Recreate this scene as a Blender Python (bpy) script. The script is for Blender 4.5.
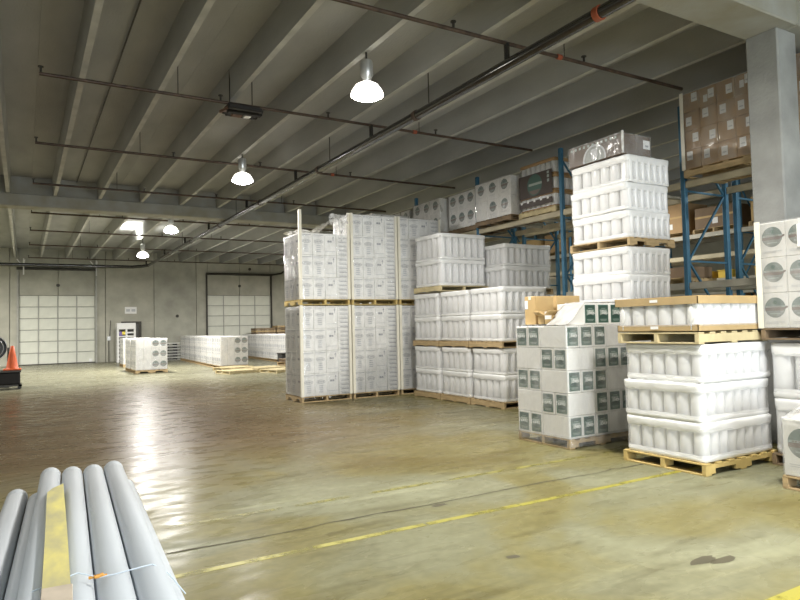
import bpy, math, random
from mathutils import Matrix, Vector
R = random.Random(7)
scene = bpy.context.scene
for o in list(bpy.data.objects): bpy.data.objects.remove(o)
COL = scene.collection

# ------------------------------------------------------------------ camera, world, assumed daylight, exposure
cam_d = bpy.data.cameras.new('camera'); cam = bpy.data.objects.new('camera', cam_d); COL.objects.link(cam)
cam_d.sensor_width = 36; cam_d.lens = 643/800*36; cam_d.clip_end = 200; cam_d.clip_start = 0.05
W3 = Matrix(((0.862969, -0.000818, -0.505256), (-0.504732, -0.046921, -0.862), (-0.023002, 0.998898, -0.040904)))
cam.matrix_world = Matrix.Translation((0, 0, 1.6)) @ W3.to_4x4()
scene.camera = cam
world = bpy.data.worlds.new('world'); scene.world = world; world.use_nodes = True
world.node_tree.nodes['Background'].inputs[0].default_value = (0.75, 0.87, 1.0, 1)
world.node_tree.nodes['Background'].inputs[1].default_value = 2.0
def area(name, loc, size, size_y, power, col, rot, shape='RECTANGLE'):
    l = bpy.data.lights.new(name, 'AREA'); l.shape = shape; l.size = size
    if shape == 'RECTANGLE': l.size_y = size_y
    l.energy = power; l.color = col
    o = bpy.data.objects.new(name, l); COL.objects.link(o); o.location = loc; o.rotation_euler = rot
    return o
# area lights added as daylight from two assumed, unseen dock doors behind the camera
for dx in (0.5, 6.0): area('assumed_dock_daylight', (dx, -9.9, 1.9), 3.4, 3.4, 560, (0.86, 0.94, 1.0), (math.radians(90), 0, 0))
LAMP_W = 300
LAMP_COL = (1.0, 0.975, 0.92)
vs = scene.view_settings
vs.view_transform = 'Standard'; vs.look = 'None'; vs.gamma = 1; vs.use_curve_mapping = False
vs.exposure = 0.31

# ------------------------------------------------------------------ materials
MATS = {}
def nodes(name):
    m = bpy.data.materials.new(name); m.use_nodes = True
    nt = m.node_tree; b = nt.nodes['Principled BSDF']
    MATS[name] = m
    return m, nt, b
def new(nt, t, **kw):
    n = nt.nodes.new(t)
    for k, v in kw.items(): setattr(n, k, v)
    return n
def mat(name, col, rough=0.6, metal=0.0, var=0.12, scale=6.0, bump=0.0, bscale=None, col2=None, spec=0.5, coords='Object', stretch=(1, 1, 1), emit=None, trans=0):
    m, nt, b = nodes(name)
    tc = new(nt, 'ShaderNodeTexCoord'); mp = new(nt, 'ShaderNodeMapping'); mp.inputs['Scale'].default_value = stretch
    nt.links.new(tc.outputs[coords], mp.inputs[0])
    nz = new(nt, 'ShaderNodeTexNoise'); nz.inputs['Scale'].default_value = scale; nz.inputs['Detail'].default_value = 6
    nt.links.new(mp.outputs[0], nz.inputs['Vector'])
    rp = new(nt, 'ShaderNodeValToRGB'); rp.color_ramp.elements[0].position = 0.3; rp.color_ramp.elements[1].position = 0.72
    c2 = col2 if col2 else tuple(c*(1-var*2) for c in col)
    rp.color_ramp.elements[0].color = (*c2, 1); rp.color_ramp.elements[1].color = (*col, 1)
    nt.links.new(nz.outputs['Fac'], rp.inputs[0]); nt.links.new(rp.outputs[0], b.inputs['Base Color'])
    b.inputs['Roughness'].default_value = rough; b.inputs['Metallic'].default_value = metal
    b.inputs['Specular IOR Level'].default_value = spec
    if trans: b.inputs['Transmission Weight'].default_value = trans
    if emit:
        b.inputs['Emission Color'].default_value = (*emit[0], 1); b.inputs['Emission Strength'].default_value = emit[1]
    if bump:
        n2 = new(nt, 'ShaderNodeTexNoise'); n2.inputs['Scale'].default_value = bscale or scale*6; n2.inputs['Detail'].default_value = 4
        nt.links.new(mp.outputs[0], n2.inputs['Vector'])
        bp = new(nt, 'ShaderNodeBump'); bp.inputs['Strength'].default_value = bump; bp.inputs['Distance'].default_value = 0.02
        nt.links.new(n2.outputs['Fac'], bp.inputs['Height']); nt.links.new(bp.outputs[0], b.inputs['Normal'])
    return m
def film(name, tint, fac, rough, bump, scale=7.0, stretch=(1, 1, 1), vary=1.0, sheen=.5):
    # clear stretch film: mostly see-through, with glossy creases
    m, nt, b = nodes(name)
    out = nt.nodes['Material Output']
    tc = new(nt, 'ShaderNodeTexCoord'); mp = new(nt, 'ShaderNodeMapping'); mp.inputs['Scale'].default_value = stretch
    nt.links.new(tc.outputs['Object'], mp.inputs[0])
    n2 = new(nt, 'ShaderNodeTexNoise'); n2.inputs['Scale'].default_value = scale; n2.inputs['Detail'].default_value = 3; n2.inputs['Distortion'].default_value = 0.6
    nt.links.new(mp.outputs[0], n2.inputs['Vector'])
    bp = new(nt, 'ShaderNodeBump'); bp.inputs['Strength'].default_value = bump; bp.inputs['Distance'].default_value = 0.03
    nt.links.new(n2.outputs['Fac'], bp.inputs['Height']); nt.links.new(bp.outputs[0], b.inputs['Normal'])
    b.inputs['Base Color'].default_value = (*tint, 1); b.inputs['Roughness'].default_value = rough
    tr = new(nt, 'ShaderNodeBsdfTransparent'); mx = new(nt, 'ShaderNodeMixShader')
    rp = new(nt, 'ShaderNodeMapRange'); rp.inputs['From Min'].default_value = 0.35; rp.inputs['From Max'].default_value = 0.75
    rp.inputs['To Min'].default_value = fac*(1-0.5*vary); rp.inputs['To Max'].default_value = min(1, fac*(1+.7*vary))
    nt.links.new(n2.outputs['Fac'], rp.inputs['Value']); nt.links.new(rp.outputs[0], mx.inputs[0])
    nt.links.new(tr.outputs[0], mx.inputs[1]); nt.links.new(b.outputs[0], mx.inputs[2])
    gl = new(nt, 'ShaderNodeBsdfGlossy'); gl.inputs['Roughness'].default_value = rough*.7; nt.links.new(bp.outputs[0], gl.inputs['Normal'])
    fr0 = new(nt, 'ShaderNodeFresnel'); fr0.inputs['IOR'].default_value = 1.4; fr = new(nt, 'ShaderNodeMath', operation='MULTIPLY'); nt.links.new(fr0.outputs[0], fr.inputs[0]); fr.inputs[1].default_value = sheen
    m2 = new(nt, 'ShaderNodeMixShader'); nt.links.new(fr.outputs[0], m2.inputs[0]); nt.links.new(mx.outputs[0], m2.inputs[1]); nt.links.new(gl.outputs[0], m2.inputs[2])
    nt.links.new(m2.outputs[0], out.inputs['Surface'])
    return m

def floor_mat():
    m, nt, b = nodes('floor_concrete')
    tc = new(nt, 'ShaderNodeTexCoord')
    def noise(sc, det, stretch=(1, 1, 1), dist=0.0):
        mp = new(nt, 'ShaderNodeMapping'); mp.inputs['Scale'].default_value = stretch; nt.links.new(tc.outputs['Object'], mp.inputs[0])
        n = new(nt, 'ShaderNodeTexNoise'); n.inputs['Scale'].default_value = sc; n.inputs['Detail'].default_value = det; n.inputs['Distortion'].default_value = dist
        nt.links.new(mp.outputs[0], n.inputs['Vector']); return n
    def ramp(src, els):
        r = new(nt, 'ShaderNodeValToRGB'); e = r.color_ramp.elements
        e[0].position, e[0].color = els[0][0], (*els[0][1], 1); e[1].position, e[1].color = els[-1][0], (*els[-1][1], 1)
        for p, c in els[1:-1]: x = e.new(p); x.color = (*c, 1)
        nt.links.new(src, r.inputs[0]); return r
    def mix(fac, a, bb, mode='MIX'):
        x = new(nt, 'ShaderNodeMixRGB'); x.blend_type = mode
        if isinstance(fac, float): x.inputs[0].default_value = fac
        else: nt.links.new(fac, x.inputs[0])
        nt.links.new(a, x.inputs[1]); nt.links.new(bb, x.inputs[2]); return x.outputs[0]
    big = noise(0.55, 7, dist=0.7)
    near = ramp(big.outputs['Fac'], [(0.30, (0.185, 0.155, 0.058)), (0.45, (0.245, 0.220, 0.100)), (0.55, (0.250, 0.243, 0.150)), (0.70, (0.335, 0.335, 0.225))])
    brown = ramp(noise(0.5, 6, (1, 2.5, 1)).outputs['Fac'], [(0.3, (0.10, 0.066, 0.034)), (0.7, (0.155, 0.112, 0.062))])
    far = ramp(noise(0.4, 5, (1, 2, 1)).outputs['Fac'], [(0.3, (0.20, 0.19, 0.125)), (0.7, (0.29, 0.28, 0.20))])
    # the travelled aisle is stained brown (a band of tyre dirt 7-22 m away), sealed olive concrete elsewhere
    sp = new(nt, 'ShaderNodeSeparateXYZ'); nt.links.new(tc.outputs['Object'], sp.inputs[0])
    wob = noise(0.35, 3)
    def edge(sock, c, w, amp):
        a = new(nt, 'ShaderNodeMath', operation='MULTIPLY_ADD'); nt.links.new(wob.outputs['Fac'], a.inputs[0]); a.inputs[1].default_value = amp; nt.links.new(sock, a.inputs[2])
        r = new(nt, 'ShaderNodeMapRange'); r.interpolation_type = 'SMOOTHSTEP'
        r.inputs['From Min'].default_value = c-w+amp/2; r.inputs['From Max'].default_value = c+w+amp/2
        nt.links.new(a.outputs[0], r.inputs['Value']); return r.outputs[0]
    def mul(a, bb):
        x = new(nt, 'ShaderNodeMath', operation='MULTIPLY'); nt.links.new(a, x.inputs[0]); nt.links.new(bb, x.inputs[1]); return x.outputs[0]
    inv = new(nt, 'ShaderNodeMath', operation='SUBTRACT'); inv.inputs[0].default_value = 1; nt.links.new(edge(sp.outputs['X'], 6.2, 3.5, 2.0), inv.inputs[1])
    c = mix(mul(edge(sp.outputs['Y'], 7.4, 2.6, 2.5), inv.outputs[0]), near.outputs[0], brown.outputs[0])
    c = mix(edge(sp.outputs['Y'], 20.0, 3.5, 3.0), c, far.outputs[0])
    # scuffs and dark spills
    sc = ramp(noise(2.2, 8, (0.35, 2.2, 1), 0.8).outputs['Fac'], [(0.28, (0.62, 0.60, 0.55)), (0.46, (1, 1, 1)), (0.58, (1.0, 1.0, 1.0)), (0.72, (1.3, 1.3, 1.3))])
    c = mix(0.8, c, sc.outputs[0], 'MULTIPLY')
    sp2 = ramp(noise(0.9, 7, (1, 1.6, 1), 1.5).outputs['Fac'], [(0.20, (0.5, 0.47, 0.42)), (0.36, (1, 1, 1))])
    c = mix(0.8, c, sp2.outputs[0], 'MULTIPLY')
    fine = ramp(noise(14, 6).outputs['Fac'], [(0.3, (0.86, 0.86, 0.84)), (0.7, (1.06, 1.06, 1.05))])
    c = mix(1.0, c, fine.outputs[0], 'MULTIPLY')
    hs = new(nt, 'ShaderNodeHueSaturation'); hs.inputs['Saturation'].default_value = 1.0; hs.inputs['Value'].default_value = 0.86; nt.links.new(c, hs.inputs['Color']); c = hs.outputs[0]
    nt.links.new(c, b.inputs['Base Color'])
    rr = new(nt, 'ShaderNodeMapRange'); rr.inputs['From Min'].default_value = 0.3; rr.inputs['From Max'].default_value = 0.7; rr.inputs['To Min'].default_value = 0.17; rr.inputs['To Max'].default_value = 0.42
    nt.links.new(noise(2.6, 7, (1, 2, 1), 0.5).outputs['Fac'], rr.inputs['Value']); nt.links.new(rr.outputs[0], b.inputs['Roughness'])
    bp = new(nt, 'ShaderNodeBump'); bp.inputs['Strength'].default_value = 0.04; bp.inputs['Distance'].default_value = 0.01
    nt.links.new(noise(9, 5, (1, 1.6, 1)).outputs['Fac'], bp.inputs['Height']); nt.links.new(bp.outputs[0], b.inputs['Normal'])
    b.inputs['Specular IOR Level'].default_value = 0.035
def paint_mat(name, col):
    # worn floor paint: bare patches let the concrete show
    m, nt, b = nodes(name)
    out = nt.nodes['Material Output']; tc = new(nt, 'ShaderNodeTexCoord'); n = new(nt, 'ShaderNodeTexNoise')
    n.inputs['Scale'].default_value = 3.0; n.inputs['Detail'].default_value = 9; n.inputs['Roughness'].default_value = 0.7
    nt.links.new(tc.outputs['Object'], n.inputs['Vector'])
    r = new(nt, 'ShaderNodeMapRange'); r.inputs['From Min'].default_value = 0.36; r.inputs['From Max'].default_value = 0.52
    nt.links.new(n.outputs['Fac'], r.inputs['Value'])
    tr = new(nt, 'ShaderNodeBsdfTransparent'); mx = new(nt, 'ShaderNodeMixShader')
    nt.links.new(r.outputs[0], mx.inputs[0]); nt.links.new(tr.outputs[0], mx.inputs[1]); nt.links.new(b.outputs[0], mx.inputs[2]); nt.links.new(mx.outputs[0], out.inputs['Surface'])
    b.inputs['Base Color'].default_value = (*col, 1); b.inputs['Roughness'].default_value = 0.4
    return r
floor_mat()
paint_mat('yellow_paint', (0.36, 0.32, 0.045))
rr = paint_mat('faded_paint', (0.30, 0.27, 0.06)); rr.inputs['From Min'].default_value = 0.46; rr.inputs['From Max'].default_value = 0.62
mat('joint_dark', (0.10, 0.088, 0.05), 0.9)
mat('precast', (0.425, 0.43, 0.415), 0.85, var=0.13, scale=1.4, bump=0.25, bscale=30, stretch=(1, 0.35, 1))
mat('stem_lit_underside', (0.54, 0.54, 0.51), 0.8, var=0.14, scale=2.5, bump=0.2, bscale=25)  # tee stem undersides painted lighter, standing in for light bounced off the floor
mat('girder_conc', (0.36, 0.365, 0.345), 0.85, col2=(0.27, 0.255, 0.19), scale=1.6, bump=0.25, bscale=25)
mat('column_conc', (0.345, 0.35, 0.335), 0.85, var=0.18, scale=2.0, bump=0.3, bscale=25)
mat('wall_conc', (0.50, 0.49, 0.41), 0.85, var=0.15, scale=1.3, bump=0.2, bscale=18)
mat('wall_conc_b', (0.45, 0.445, 0.375), 0.85, var=0.15, scale=1.3, bump=0.2, bscale=18)
mat('door_panel', (0.70, 0.71, 0.62), 0.5, var=0.05, scale=3)
mat('door_rail', (0.42, 0.42, 0.38), 0.5, var=0.1)
mat('dark_steel', (0.06, 0.055, 0.045), 0.45, 0.4, var=0.2, scale=8)
mat('black_pipe', (0.03, 0.028, 0.026), 0.16, 0.0, spec=0.9, var=0.2, scale=5)
mat('rust_pipe', (0.10, 0.065, 0.045), 0.5, 0.35, var=0.3, scale=9)
mat('orange_fitting', (0.36, 0.085, 0.035), 0.5)
mat('galv', (0.62, 0.63, 0.62), 0.35, 0.7, var=0.1)
mat('white_paint', (0.80, 0.80, 0.78), 0.5, var=0.04)
mat('lens_glow', (1, 1, 1), 0.5, emit=((1.0, 0.96, 0.86), 40.0))
mat('lens_glow_violet', (1, 1, 1), 0.5, emit=((0.97, 0.90, 1.0), 40.0))
mat('reflector', (0.9, 0.9, 0.88), 0.35, 0.0, var=0.03, emit=((1.0, 0.95, 0.85), 3.0))
mat('wood', (0.52, 0.38, 0.20), 0.75, var=0.18, scale=5, stretch=(1, 1, 6), bump=0.2)
mat('wood_yellow', (0.62, 0.46, 0.17), 0.7, var=0.15, scale=5, bump=0.2)
mat('wood_dark', (0.24, 0.17, 0.10), 0.8, var=0.2, scale=5, bump=0.2)
mat('wood_pale', (0.62, 0.52, 0.30), 0.75, var=0.12, scale=5)
mat('carton_white', (0.80, 0.79, 0.76), 0.55, var=0.03, scale=3)
mat('carton_grey', (0.70, 0.69, 0.66), 0.5, var=0.04, scale=3)
mat('cardboard', (0.42, 0.27, 0.13), 0.75, var=0.08, scale=4)
mat('cardboard_tan', (0.55, 0.38, 0.17), 0.7, var=0.07, scale=4)
mat('cardboard_cap', (0.46, 0.33, 0.16), 0.7, var=0.08, scale=4)
mat('cardboard_deep', (0.12, 0.08, 0.055), 0.7, var=0.1, scale=4)
mat('cardboard_dark', (0.22, 0.15, 0.09), 0.75, var=0.1, scale=4)
mat('corner_board', (0.80, 0.76, 0.64), 0.65, var=0.05)
mat('jar_white', (0.84, 0.84, 0.84), 0.32, var=0.02, scale=3)
mat('core_white', (0.62, 0.62, 0.61), 0.6, var=0.06, scale=3)
mat('band_white', (0.82, 0.82, 0.81), 0.28, var=0.05, scale=5, bump=0.3, bscale=9, stretch=(1, 1, 2.5))
film('film_clear', (0.85, 0.85, 0.84), 0.16, 0.16, 0.9, 6.0, (1, 1, 0.6))
film('film_load', (0.84, 0.84, 0.84), 0.28, 0.2, 0.04, 4.0, (1, 1, 0.4), 0.1, .15)
film('film_tall', (0.80, 0.80, 0.79), 0.14, 0.14, 0.8, 6.0, (1, 1, 0.6), 1.0, 0.9)
film('film_cloudy', (0.86, 0.85, 0.82), 0.55, 0.2, 1.0, 9.0)
film('film_smooth', (0.84, 0.83, 0.80), 0.55, 0.2, 0.3, 6.0, (1, 1, 1), 0.4)
film('film_haze', (0.62, 0.60, 0.52), 0.28, 0.15, 0.9, 5.0, (1, 1, 0.6))
mat('print_grey', (0.33, 0.34, 0.36), 0.6, var=0.05)
mat('print_light', (0.52, 0.53, 0.55), 0.6, var=0.05)
mat('print_green', (0.055, 0.125, 0.095), 0.45, var=0.06)
mat('print_green_dark', (0.035, 0.085, 0.065), 0.45, var=0.06)
mat('print_pale', (0.36, 0.42, 0.385), 0.5, var=0.04)
mat('print_white', (0.82, 0.82, 0.80), 0.5, var=0.03)
mat('print_teal', (0.16, 0.215, 0.195), 0.5, var=0.1, scale=20)
mat('print_brown', (0.19, 0.145, 0.125), 0.5, var=0.1, scale=20)
mat('print_mid', (0.25, 0.27, 0.25), 0.5, var=0.12, scale=20)
mat('print_dark', (0.07, 0.05, 0.04), 0.5, var=0.1)
mat('label_white', (0.82, 0.82, 0.80), 0.6, var=0.03)
mat('rack_blue', (0.045, 0.16, 0.26), 0.45, 0.2, var=0.15, scale=5)
mat('rack_beam', (0.50, 0.44, 0.30), 0.5, 0.1, var=0.14, scale=4)
mat('rack_beam_grey', (0.40, 0.38, 0.31), 0.5, 0.1, var=0.14, scale=4)
mat('pipe_grey', (0.50, 0.53, 0.56), 0.62, spec=0.3, var=0.08, scale=3, stretch=(1, 0.3, 1), bump=0.05)
mat('pipe_inside', (0.12, 0.12, 0.13), 0.8)
mat('board_yellow', (0.74, 0.66, 0.20), 0.65, var=0.12, scale=14, col2=(0.40, 0.37, 0.22), stretch=(1, 0.35, 1))
mat('board_bare', (0.58, 0.50, 0.40), 0.8, var=0.15, scale=10)
mat('twine', (0.62, 0.70, 0.78), 0.8)
mat('tag_orange', (0.75, 0.36, 0.07), 0.6)
mat('cone_orange', (0.75, 0.13, 0.03), 0.5, var=0.12, scale=6)
mat('black_rubber', (0.03, 0.03, 0.028), 0.6)
mat('fan_grey', (0.10, 0.11, 0.105), 0.45, 0.3)
mat('dark_door', (0.13, 0.13, 0.12), 0.6)
mat('yellow_sticker', (0.85, 0.68, 0.08), 0.5)
mat('violet_sticker', (0.20, 0.14, 0.38), 0.5)
mat('plastic_white', (0.74, 0.74, 0.70), 0.5)
mat('soot', (0.014, 0.012, 0.011), 0.7, 0.2)
mat('rusty', (0.22, 0.12, 0.08), 0.7, 0.2)
mat('yellow_guard', (0.70, 0.48, 0.06), 0.5)

# ------------------------------------------------------------------ mesh builder
class MB:
    def __init__(s): s.v = []; s.f = []; s.m = []; s.sm = []; s.mats = []
    def mi(s, mname):
        if mname not in s.mats: s.mats.append(mname)
        return s.mats.index(mname)
    def add(s, vs_, fs, mname, smooth=False):
        b = len(s.v); s.v.extend([tuple(v) for v in vs_]); k = s.mi(mname)
        for f in fs: s.f.append([b+i for i in f]); s.m.append(k); s.sm.append(smooth)
    def box(s, x0, x1, y0, y1, z0, z1, mname):
        s.add([(x0, y0, z0), (x1, y0, z0), (x1, y1, z0), (x0, y1, z0), (x0, y0, z1), (x1, y0, z1), (x1, y1, z1), (x0, y1, z1)],
              [(0, 3, 2, 1), (4, 5, 6, 7), (0, 1, 5, 4), (1, 2, 6, 5), (2, 3, 7, 6), (3, 0, 4, 7)], mname); return s
    def cbox(s, x0, x1, y0, y1, z0, z1, mname, c=0.006):
        # box with chamfered edges
        X = (x0, x1); Y = (y0, y1); Z = (z0, z1); vs_ = []; idx = {}
        for i in (0, 1):
            for j in (0, 1):
                for k in (0, 1):
                    sx, sy, sz = (1, -1)[i], (1, -1)[j], (1, -1)[k]
                    for a in range(3):
                        p = [X[i]+(0 if a == 0 else sx*c), Y[j]+(0 if a == 1 else sy*c), Z[k]+(0 if a == 2 else sz*c)]
                        idx[(i, j, k, a)] = len(vs_); vs_.append(p)
        fs = []
        for i in (0, 1): fs.append([idx[(i, j, k, 0)] for j, k in ((0, 0), (1, 0), (1, 1), (0, 1))][::(1 if i else -1)])
        for j in (0, 1): fs.append([idx[(i, j, k, 1)] for i, k in ((0, 0), (0, 1), (1, 1), (1, 0))][::(1 if j else -1)])
        for k in (0, 1): fs.append([idx[(i, j, k, 2)] for i, j in ((0, 0), (1, 0), (1, 1), (0, 1))][::(1 if k else -1)])
        for i in (0, 1):
            for j in (0, 1): fs.append([idx[(i, j, 0, 0)], idx[(i, j, 1, 0)], idx[(i, j, 1, 1)], idx[(i, j, 0, 1)]][::(1 if i == j else -1)])
        for i in (0, 1):
            for k in (0, 1): fs.append([idx[(i, 0, k, 0)], idx[(i, 0, k, 2)], idx[(i, 1, k, 2)], idx[(i, 1, k, 0)]][::(1 if i == k else -1)])
        for j in (0, 1):
            for k in (0, 1): fs.append([idx[(0, j, k, 1)], idx[(1, j, k, 1)], idx[(1, j, k, 2)], idx[(0, j, k, 2)]][::(1 if j == k else -1)])
        for i in (0, 1):
            for j in (0, 1):
                for k in (0, 1): fs.append([idx[(i, j, k, a)] for a in range(3)])
        s.add(vs_, fs, mname); return s
    def cyl(s, p0, p1, r0, mname, r1=None, n=10, caps=True, smooth=True):
        r1 = r0 if r1 is None else r1
        p0 = Vector(p0); p1 = Vector(p1); d = (p1-p0).normalized()
        a = Vector((0, 0, 1)) if abs(d.z) < 0.9 else Vector((1, 0, 0))
        u = d.cross(a).normalized(); w = d.cross(u)
        vs_ = []
        for p, r in ((p0, r0), (p1, r1)):
            for i in range(n):
                t = 2*math.pi*i/n; vs_.append(p+u*(r*math.cos(t))+w*(r*math.sin(t)))
        s.add(vs_, [(i, (i+1) % n, n+(i+1) % n, n+i) for i in range(n)], mname, smooth)
        if caps: s.add(vs_, [list(range(n))[::-1], list(range(n, 2*n))], mname)
        return s
    def bar(s, p0, p1, w, h, mname):
        p0 = Vector(p0); p1 = Vector(p1); d = (p1-p0).normalized()
        a = Vector((0, 0, 1)) if abs(d.z) < 0.9 else Vector((1, 0, 0))
        u = d.cross(a).normalized()*(w/2); v = d.cross(u.normalized())*(h/2)
        vs_ = [p+q for p in (p0, p1) for q in (-u-v, u-v, u+v, -u+v)]
        s.add(vs_, [(0, 3, 2, 1), (4, 5, 6, 7), (0, 1, 5, 4), (1, 2, 6, 5), (2, 3, 7, 6), (3, 0, 4, 7)], mname); return s
    def lathe(s, prof, mname, n=16, c=(0, 0, 0), smooth=True):
        vs_ = []
        for r, z in prof:
            for i in range(n):
                t = 2*math.pi*i/n; vs_.append((c[0]+r*math.cos(t), c[1]+r*math.sin(t), c[2]+z))
        fs = [(k*n+i, k*n+(i+1) % n, (k+1)*n+(i+1) % n, (k+1)*n+i) for k in range(len(prof)-1) for i in range(n)]
        s.add(vs_, fs, mname, smooth); return s
    def tube(s, pts, r, mname, n=8):
        for a, b in zip(pts[:-1], pts[1:]): s.cyl(a, b, r, mname, n=n)
        return s
    def data(s, name):
        me = bpy.data.meshes.new(name); me.from_pydata(s.v, [], s.f)
        for k in s.mats: me.materials.append(MATS[k])
        me.polygons.foreach_set('material_index', s.m); me.polygons.foreach_set('use_smooth', s.sm)
        me.update(); return me
def link(name, data, parent=None, loc=(0, 0, 0), rz=0, label=None):
    o = bpy.data.objects.new(name, data); COL.objects.link(o); o.location = loc; o.rotation_euler = (0, 0, rz)
    if parent: o.parent = parent
    if label: o['label'] = label
    return o
def part(name, mb, parent, loc=(0, 0, 0), rz=0, label=None): return link(name, mb.data(name), parent, loc, rz, label)
def tag(o, label, cat, group=None, kind=None):
    o['label'] = label; o['category'] = cat
    if group: o['group'] = group
    if kind: o['kind'] = kind
    return o
def thing(name, label, cat, loc=(0, 0, 0), rz=0, group=None):
    return tag(link(name, None, None, loc, rz), label, cat, group)
def struct(name, mb, label, cat, loc=(0, 0, 0)):
    return tag(part(name, mb, None, loc), label, cat, None, 'structure')
def copy_tree(o, parent=None):
    c = o.copy(); COL.objects.link(c); c.parent = parent
    for ch in list(o.children): copy_tree(ch, c)
    return c
CACHE = {}
def cached(key, fn):
    if key not in CACHE: CACHE[key] = fn()
    return CACHE[key]

# ------------------------------------------------------------------ the building
XL, XR, YN, YF = -9.0, 22.0, -10.0, 39.0
HS, HR = 6.15, 5.65          # slab soffit, bottom of the tee stems
floor = struct('floor', MB().box(XL, XR, YN, YF+0.2, -0.2, 0, 'floor_concrete'), 'sealed olive and brown stained concrete warehouse floor', 'floor')
def stripe(y, x0, x1, w, mname, dash):
    x = x0
    while x < x1:
        L = R.uniform(*dash); e = min(x+L, x1); mb = MB()
        j = R.uniform(-.008, .008)
        mb.box(x, e, y-w/2+j, y+w/2+j, 0.0005, 0.002, mname); part('paint_stripe', mb, floor)
        x = e+R.uniform(0.01, 0.05)
stripe(4.45, 0.6, 9.0, 0.062, 'yellow_paint', (0.9, 1.8))
stripe(5.58, 0.9, 9.0, 0.06, 'faded_paint', (0.9, 1.8))
stripe(2.13, 2.5, 9.0, 0.10, 'yellow_paint', (0.5, 1.0))
def crackline(y, x0, x1, w, amp):
    pts = []; x = x0
    while x < x1: pts.append((x, y+R.uniform(-amp, amp), w*R.uniform(.4, 1.3))); x += R.uniform(.12, .3)
    vs_ = [p for x, yy, ww in pts for p in ((x, yy-ww/2, 0.003), (x, yy+ww/2, 0.003))]
    mb = MB(); mb.add(vs_, [(2*i, 2*i+2, 2*i+3, 2*i+1) for i in range(len(pts)-1)], 'joint_dark'); part('control_joint', mb, floor)
crackline(4.92, 0.6, 8.2, 0.022, 0.022); crackline(13.0, -4, 5, 0.015, 0.012); crackline(21.5, -9, 12, 0.03, 0.015)
for x, y, sx, sy in ((3.9, 2.75, .16, .06), (4.02, 2.68, .14, .05), (3.2, 4.85, .1, .05), (2.0, 2.95, .05, .03), (2.9, 3.5, .07, .04)):
    n = 11; vs_ = [(x+sx*R.uniform(.6, 1)*math.cos(2*math.pi*i/n), y+sy*R.uniform(.6, 1)*math.sin(2*math.pi*i/n), .0015) for i in range(n)]
    mb = MB(); mb.add(vs_, [list(range(n))], 'joint_dark'); part('stain', mb, floor)

# roof: precast double tees on girders
ceil = struct('ceiling', MB().box(XL, XR, YN, YF+.2, HS+.08, HS+.25, 'precast'), 'precast concrete double tee roof deck over the warehouse', 'ceiling')
bays = [(YN, 4.35), (4.85, 21.25), (21.75, YF)]
x = -0.387 - 1.187*7
stems = []
while x < XR-.3: stems.append(x); x += 1.187
def stem_mesh(L):
    mb = MB(); h = HS-HR+.05
    pr = [(-.045, 0), (.045, 0), (.085, h), (-.085, h)]
    vs_ = [(a, y, z) for y in (0, L) for a, z in pr]
    mb.add(vs_, [(0, 1, 2, 3), (7, 6, 5, 4), (1, 5, 6, 2), (2, 6, 7, 3), (3, 7, 4, 0)], 'precast'); mb.add(vs_, [(0, 4, 5, 1)], 'stem_lit_underside'); return mb.data('tee_stem')
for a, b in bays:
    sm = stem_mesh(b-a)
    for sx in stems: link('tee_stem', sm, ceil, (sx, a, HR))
    fl = MB().box(-1.1855, 1.1855, 0, b-a, 0, .08, 'precast').data('tee_flange')
    for i in range(0, len(stems), 2): link('tee_flange', fl, ceil, (stems[i]+.5935, a, HS))
for i, (a, b) in enumerate(((4.30, 4.90), (21.20, 21.80))):
    def gird(x0, x1):
        g = MB(); g.cbox(x0, x1, a, b, 5.29, HR, 'girder_conc', .02); g.box(x0, x1, a+.12, b-.12, HR, HS+.07, 'girder_conc'); part('girder', g, ceil)
    for x0, x1 in ((XL, -3.3), (-3.28, 8.44), (8.46, 15), (15.02, XR)): gird(x0, x1)
# conduit fixed under the slab
part('conduit', MB().cyl((1.37, 4.9, 6.11), (1.37, 21.2, 6.11), .014, 'dark_steel', n=6), ceil)
colm = MB().cbox(8.25, 8.68, 4.46, 4.88, 0, 5.30, 'column_conc', .018)
struct('column', colm, 'square concrete column rising behind the carton stacks at right', 'column')

# walls
def wallbox(name, box, label): return struct(name, MB().box(*box, 'wall_conc'), label, 'wall')
wallbox('wall_left', (XL-.2, XL, YN, YF, 0, HS+.2), 'long concrete side wall on the left')
wallbox('wall_right', (XR, XR+.2, YN, YF, 0, HS+.2), 'concrete side wall behind the racks')
wf = struct('wall_far', MB().box(XL, XR, YF+.22, YF+.3, 0, HS+.2, 'wall_conc'), 'far precast panel wall with two overhead doors', 'wall')
wn = struct('wall_near', MB().box(XL, -1.3, YN-.2, YN, 0, HS+.2, 'wall_conc').box(2.3, 4.2, YN-.2, YN, 0, HS+.2, 'wall_conc').box(7.8, XR, YN-.2, YN, 0, HS+.2, 'wall_conc')
            .box(-1.3, 2.3, YN-.2, YN, 3.7, HS+.2, 'wall_conc').box(4.2, 7.8, YN-.2, YN, 3.7, HS+.2, 'wall_conc'), 'rear wall with assumed open dock doorways', 'wall')  # doorways are unseen, assumed to go with the added daylight
def panel(x0, x1, z0, z1, m='wall_conc'):
    part('wall_panel', MB().cbox(x0+.012, x1-.012, YF, YF+.2, z0, z1, m, .012), wf)
D1 = (-.22, 3.4, 3.68); D2 = (9.5, 13.4, 3.72)
for x0, x1, m in ((-9, -6, 'wall_conc'), (-6, -3, 'wall_conc_b'), (-3, -.62, 'wall_conc'), (-.62, D1[0], 'wall_conc'), (D1[1], 3.92, 'wall_conc'), (6.47, 8.85, 'wall_conc_b'), (8.85, D2[0], 'wall_conc'), (D2[1], 14.44, 'wall_conc'), (14.44, 17, 'wall_conc_b'), (17, 22, 'wall_conc')):
    panel(x0, x1, 0, HS+.1, m)
panel(3.92, 4.8, 0, 2.17); panel(5.7, 6.47, 0, 2.17); panel(3.92, 6.47, 2.17, HS+.1)
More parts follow.
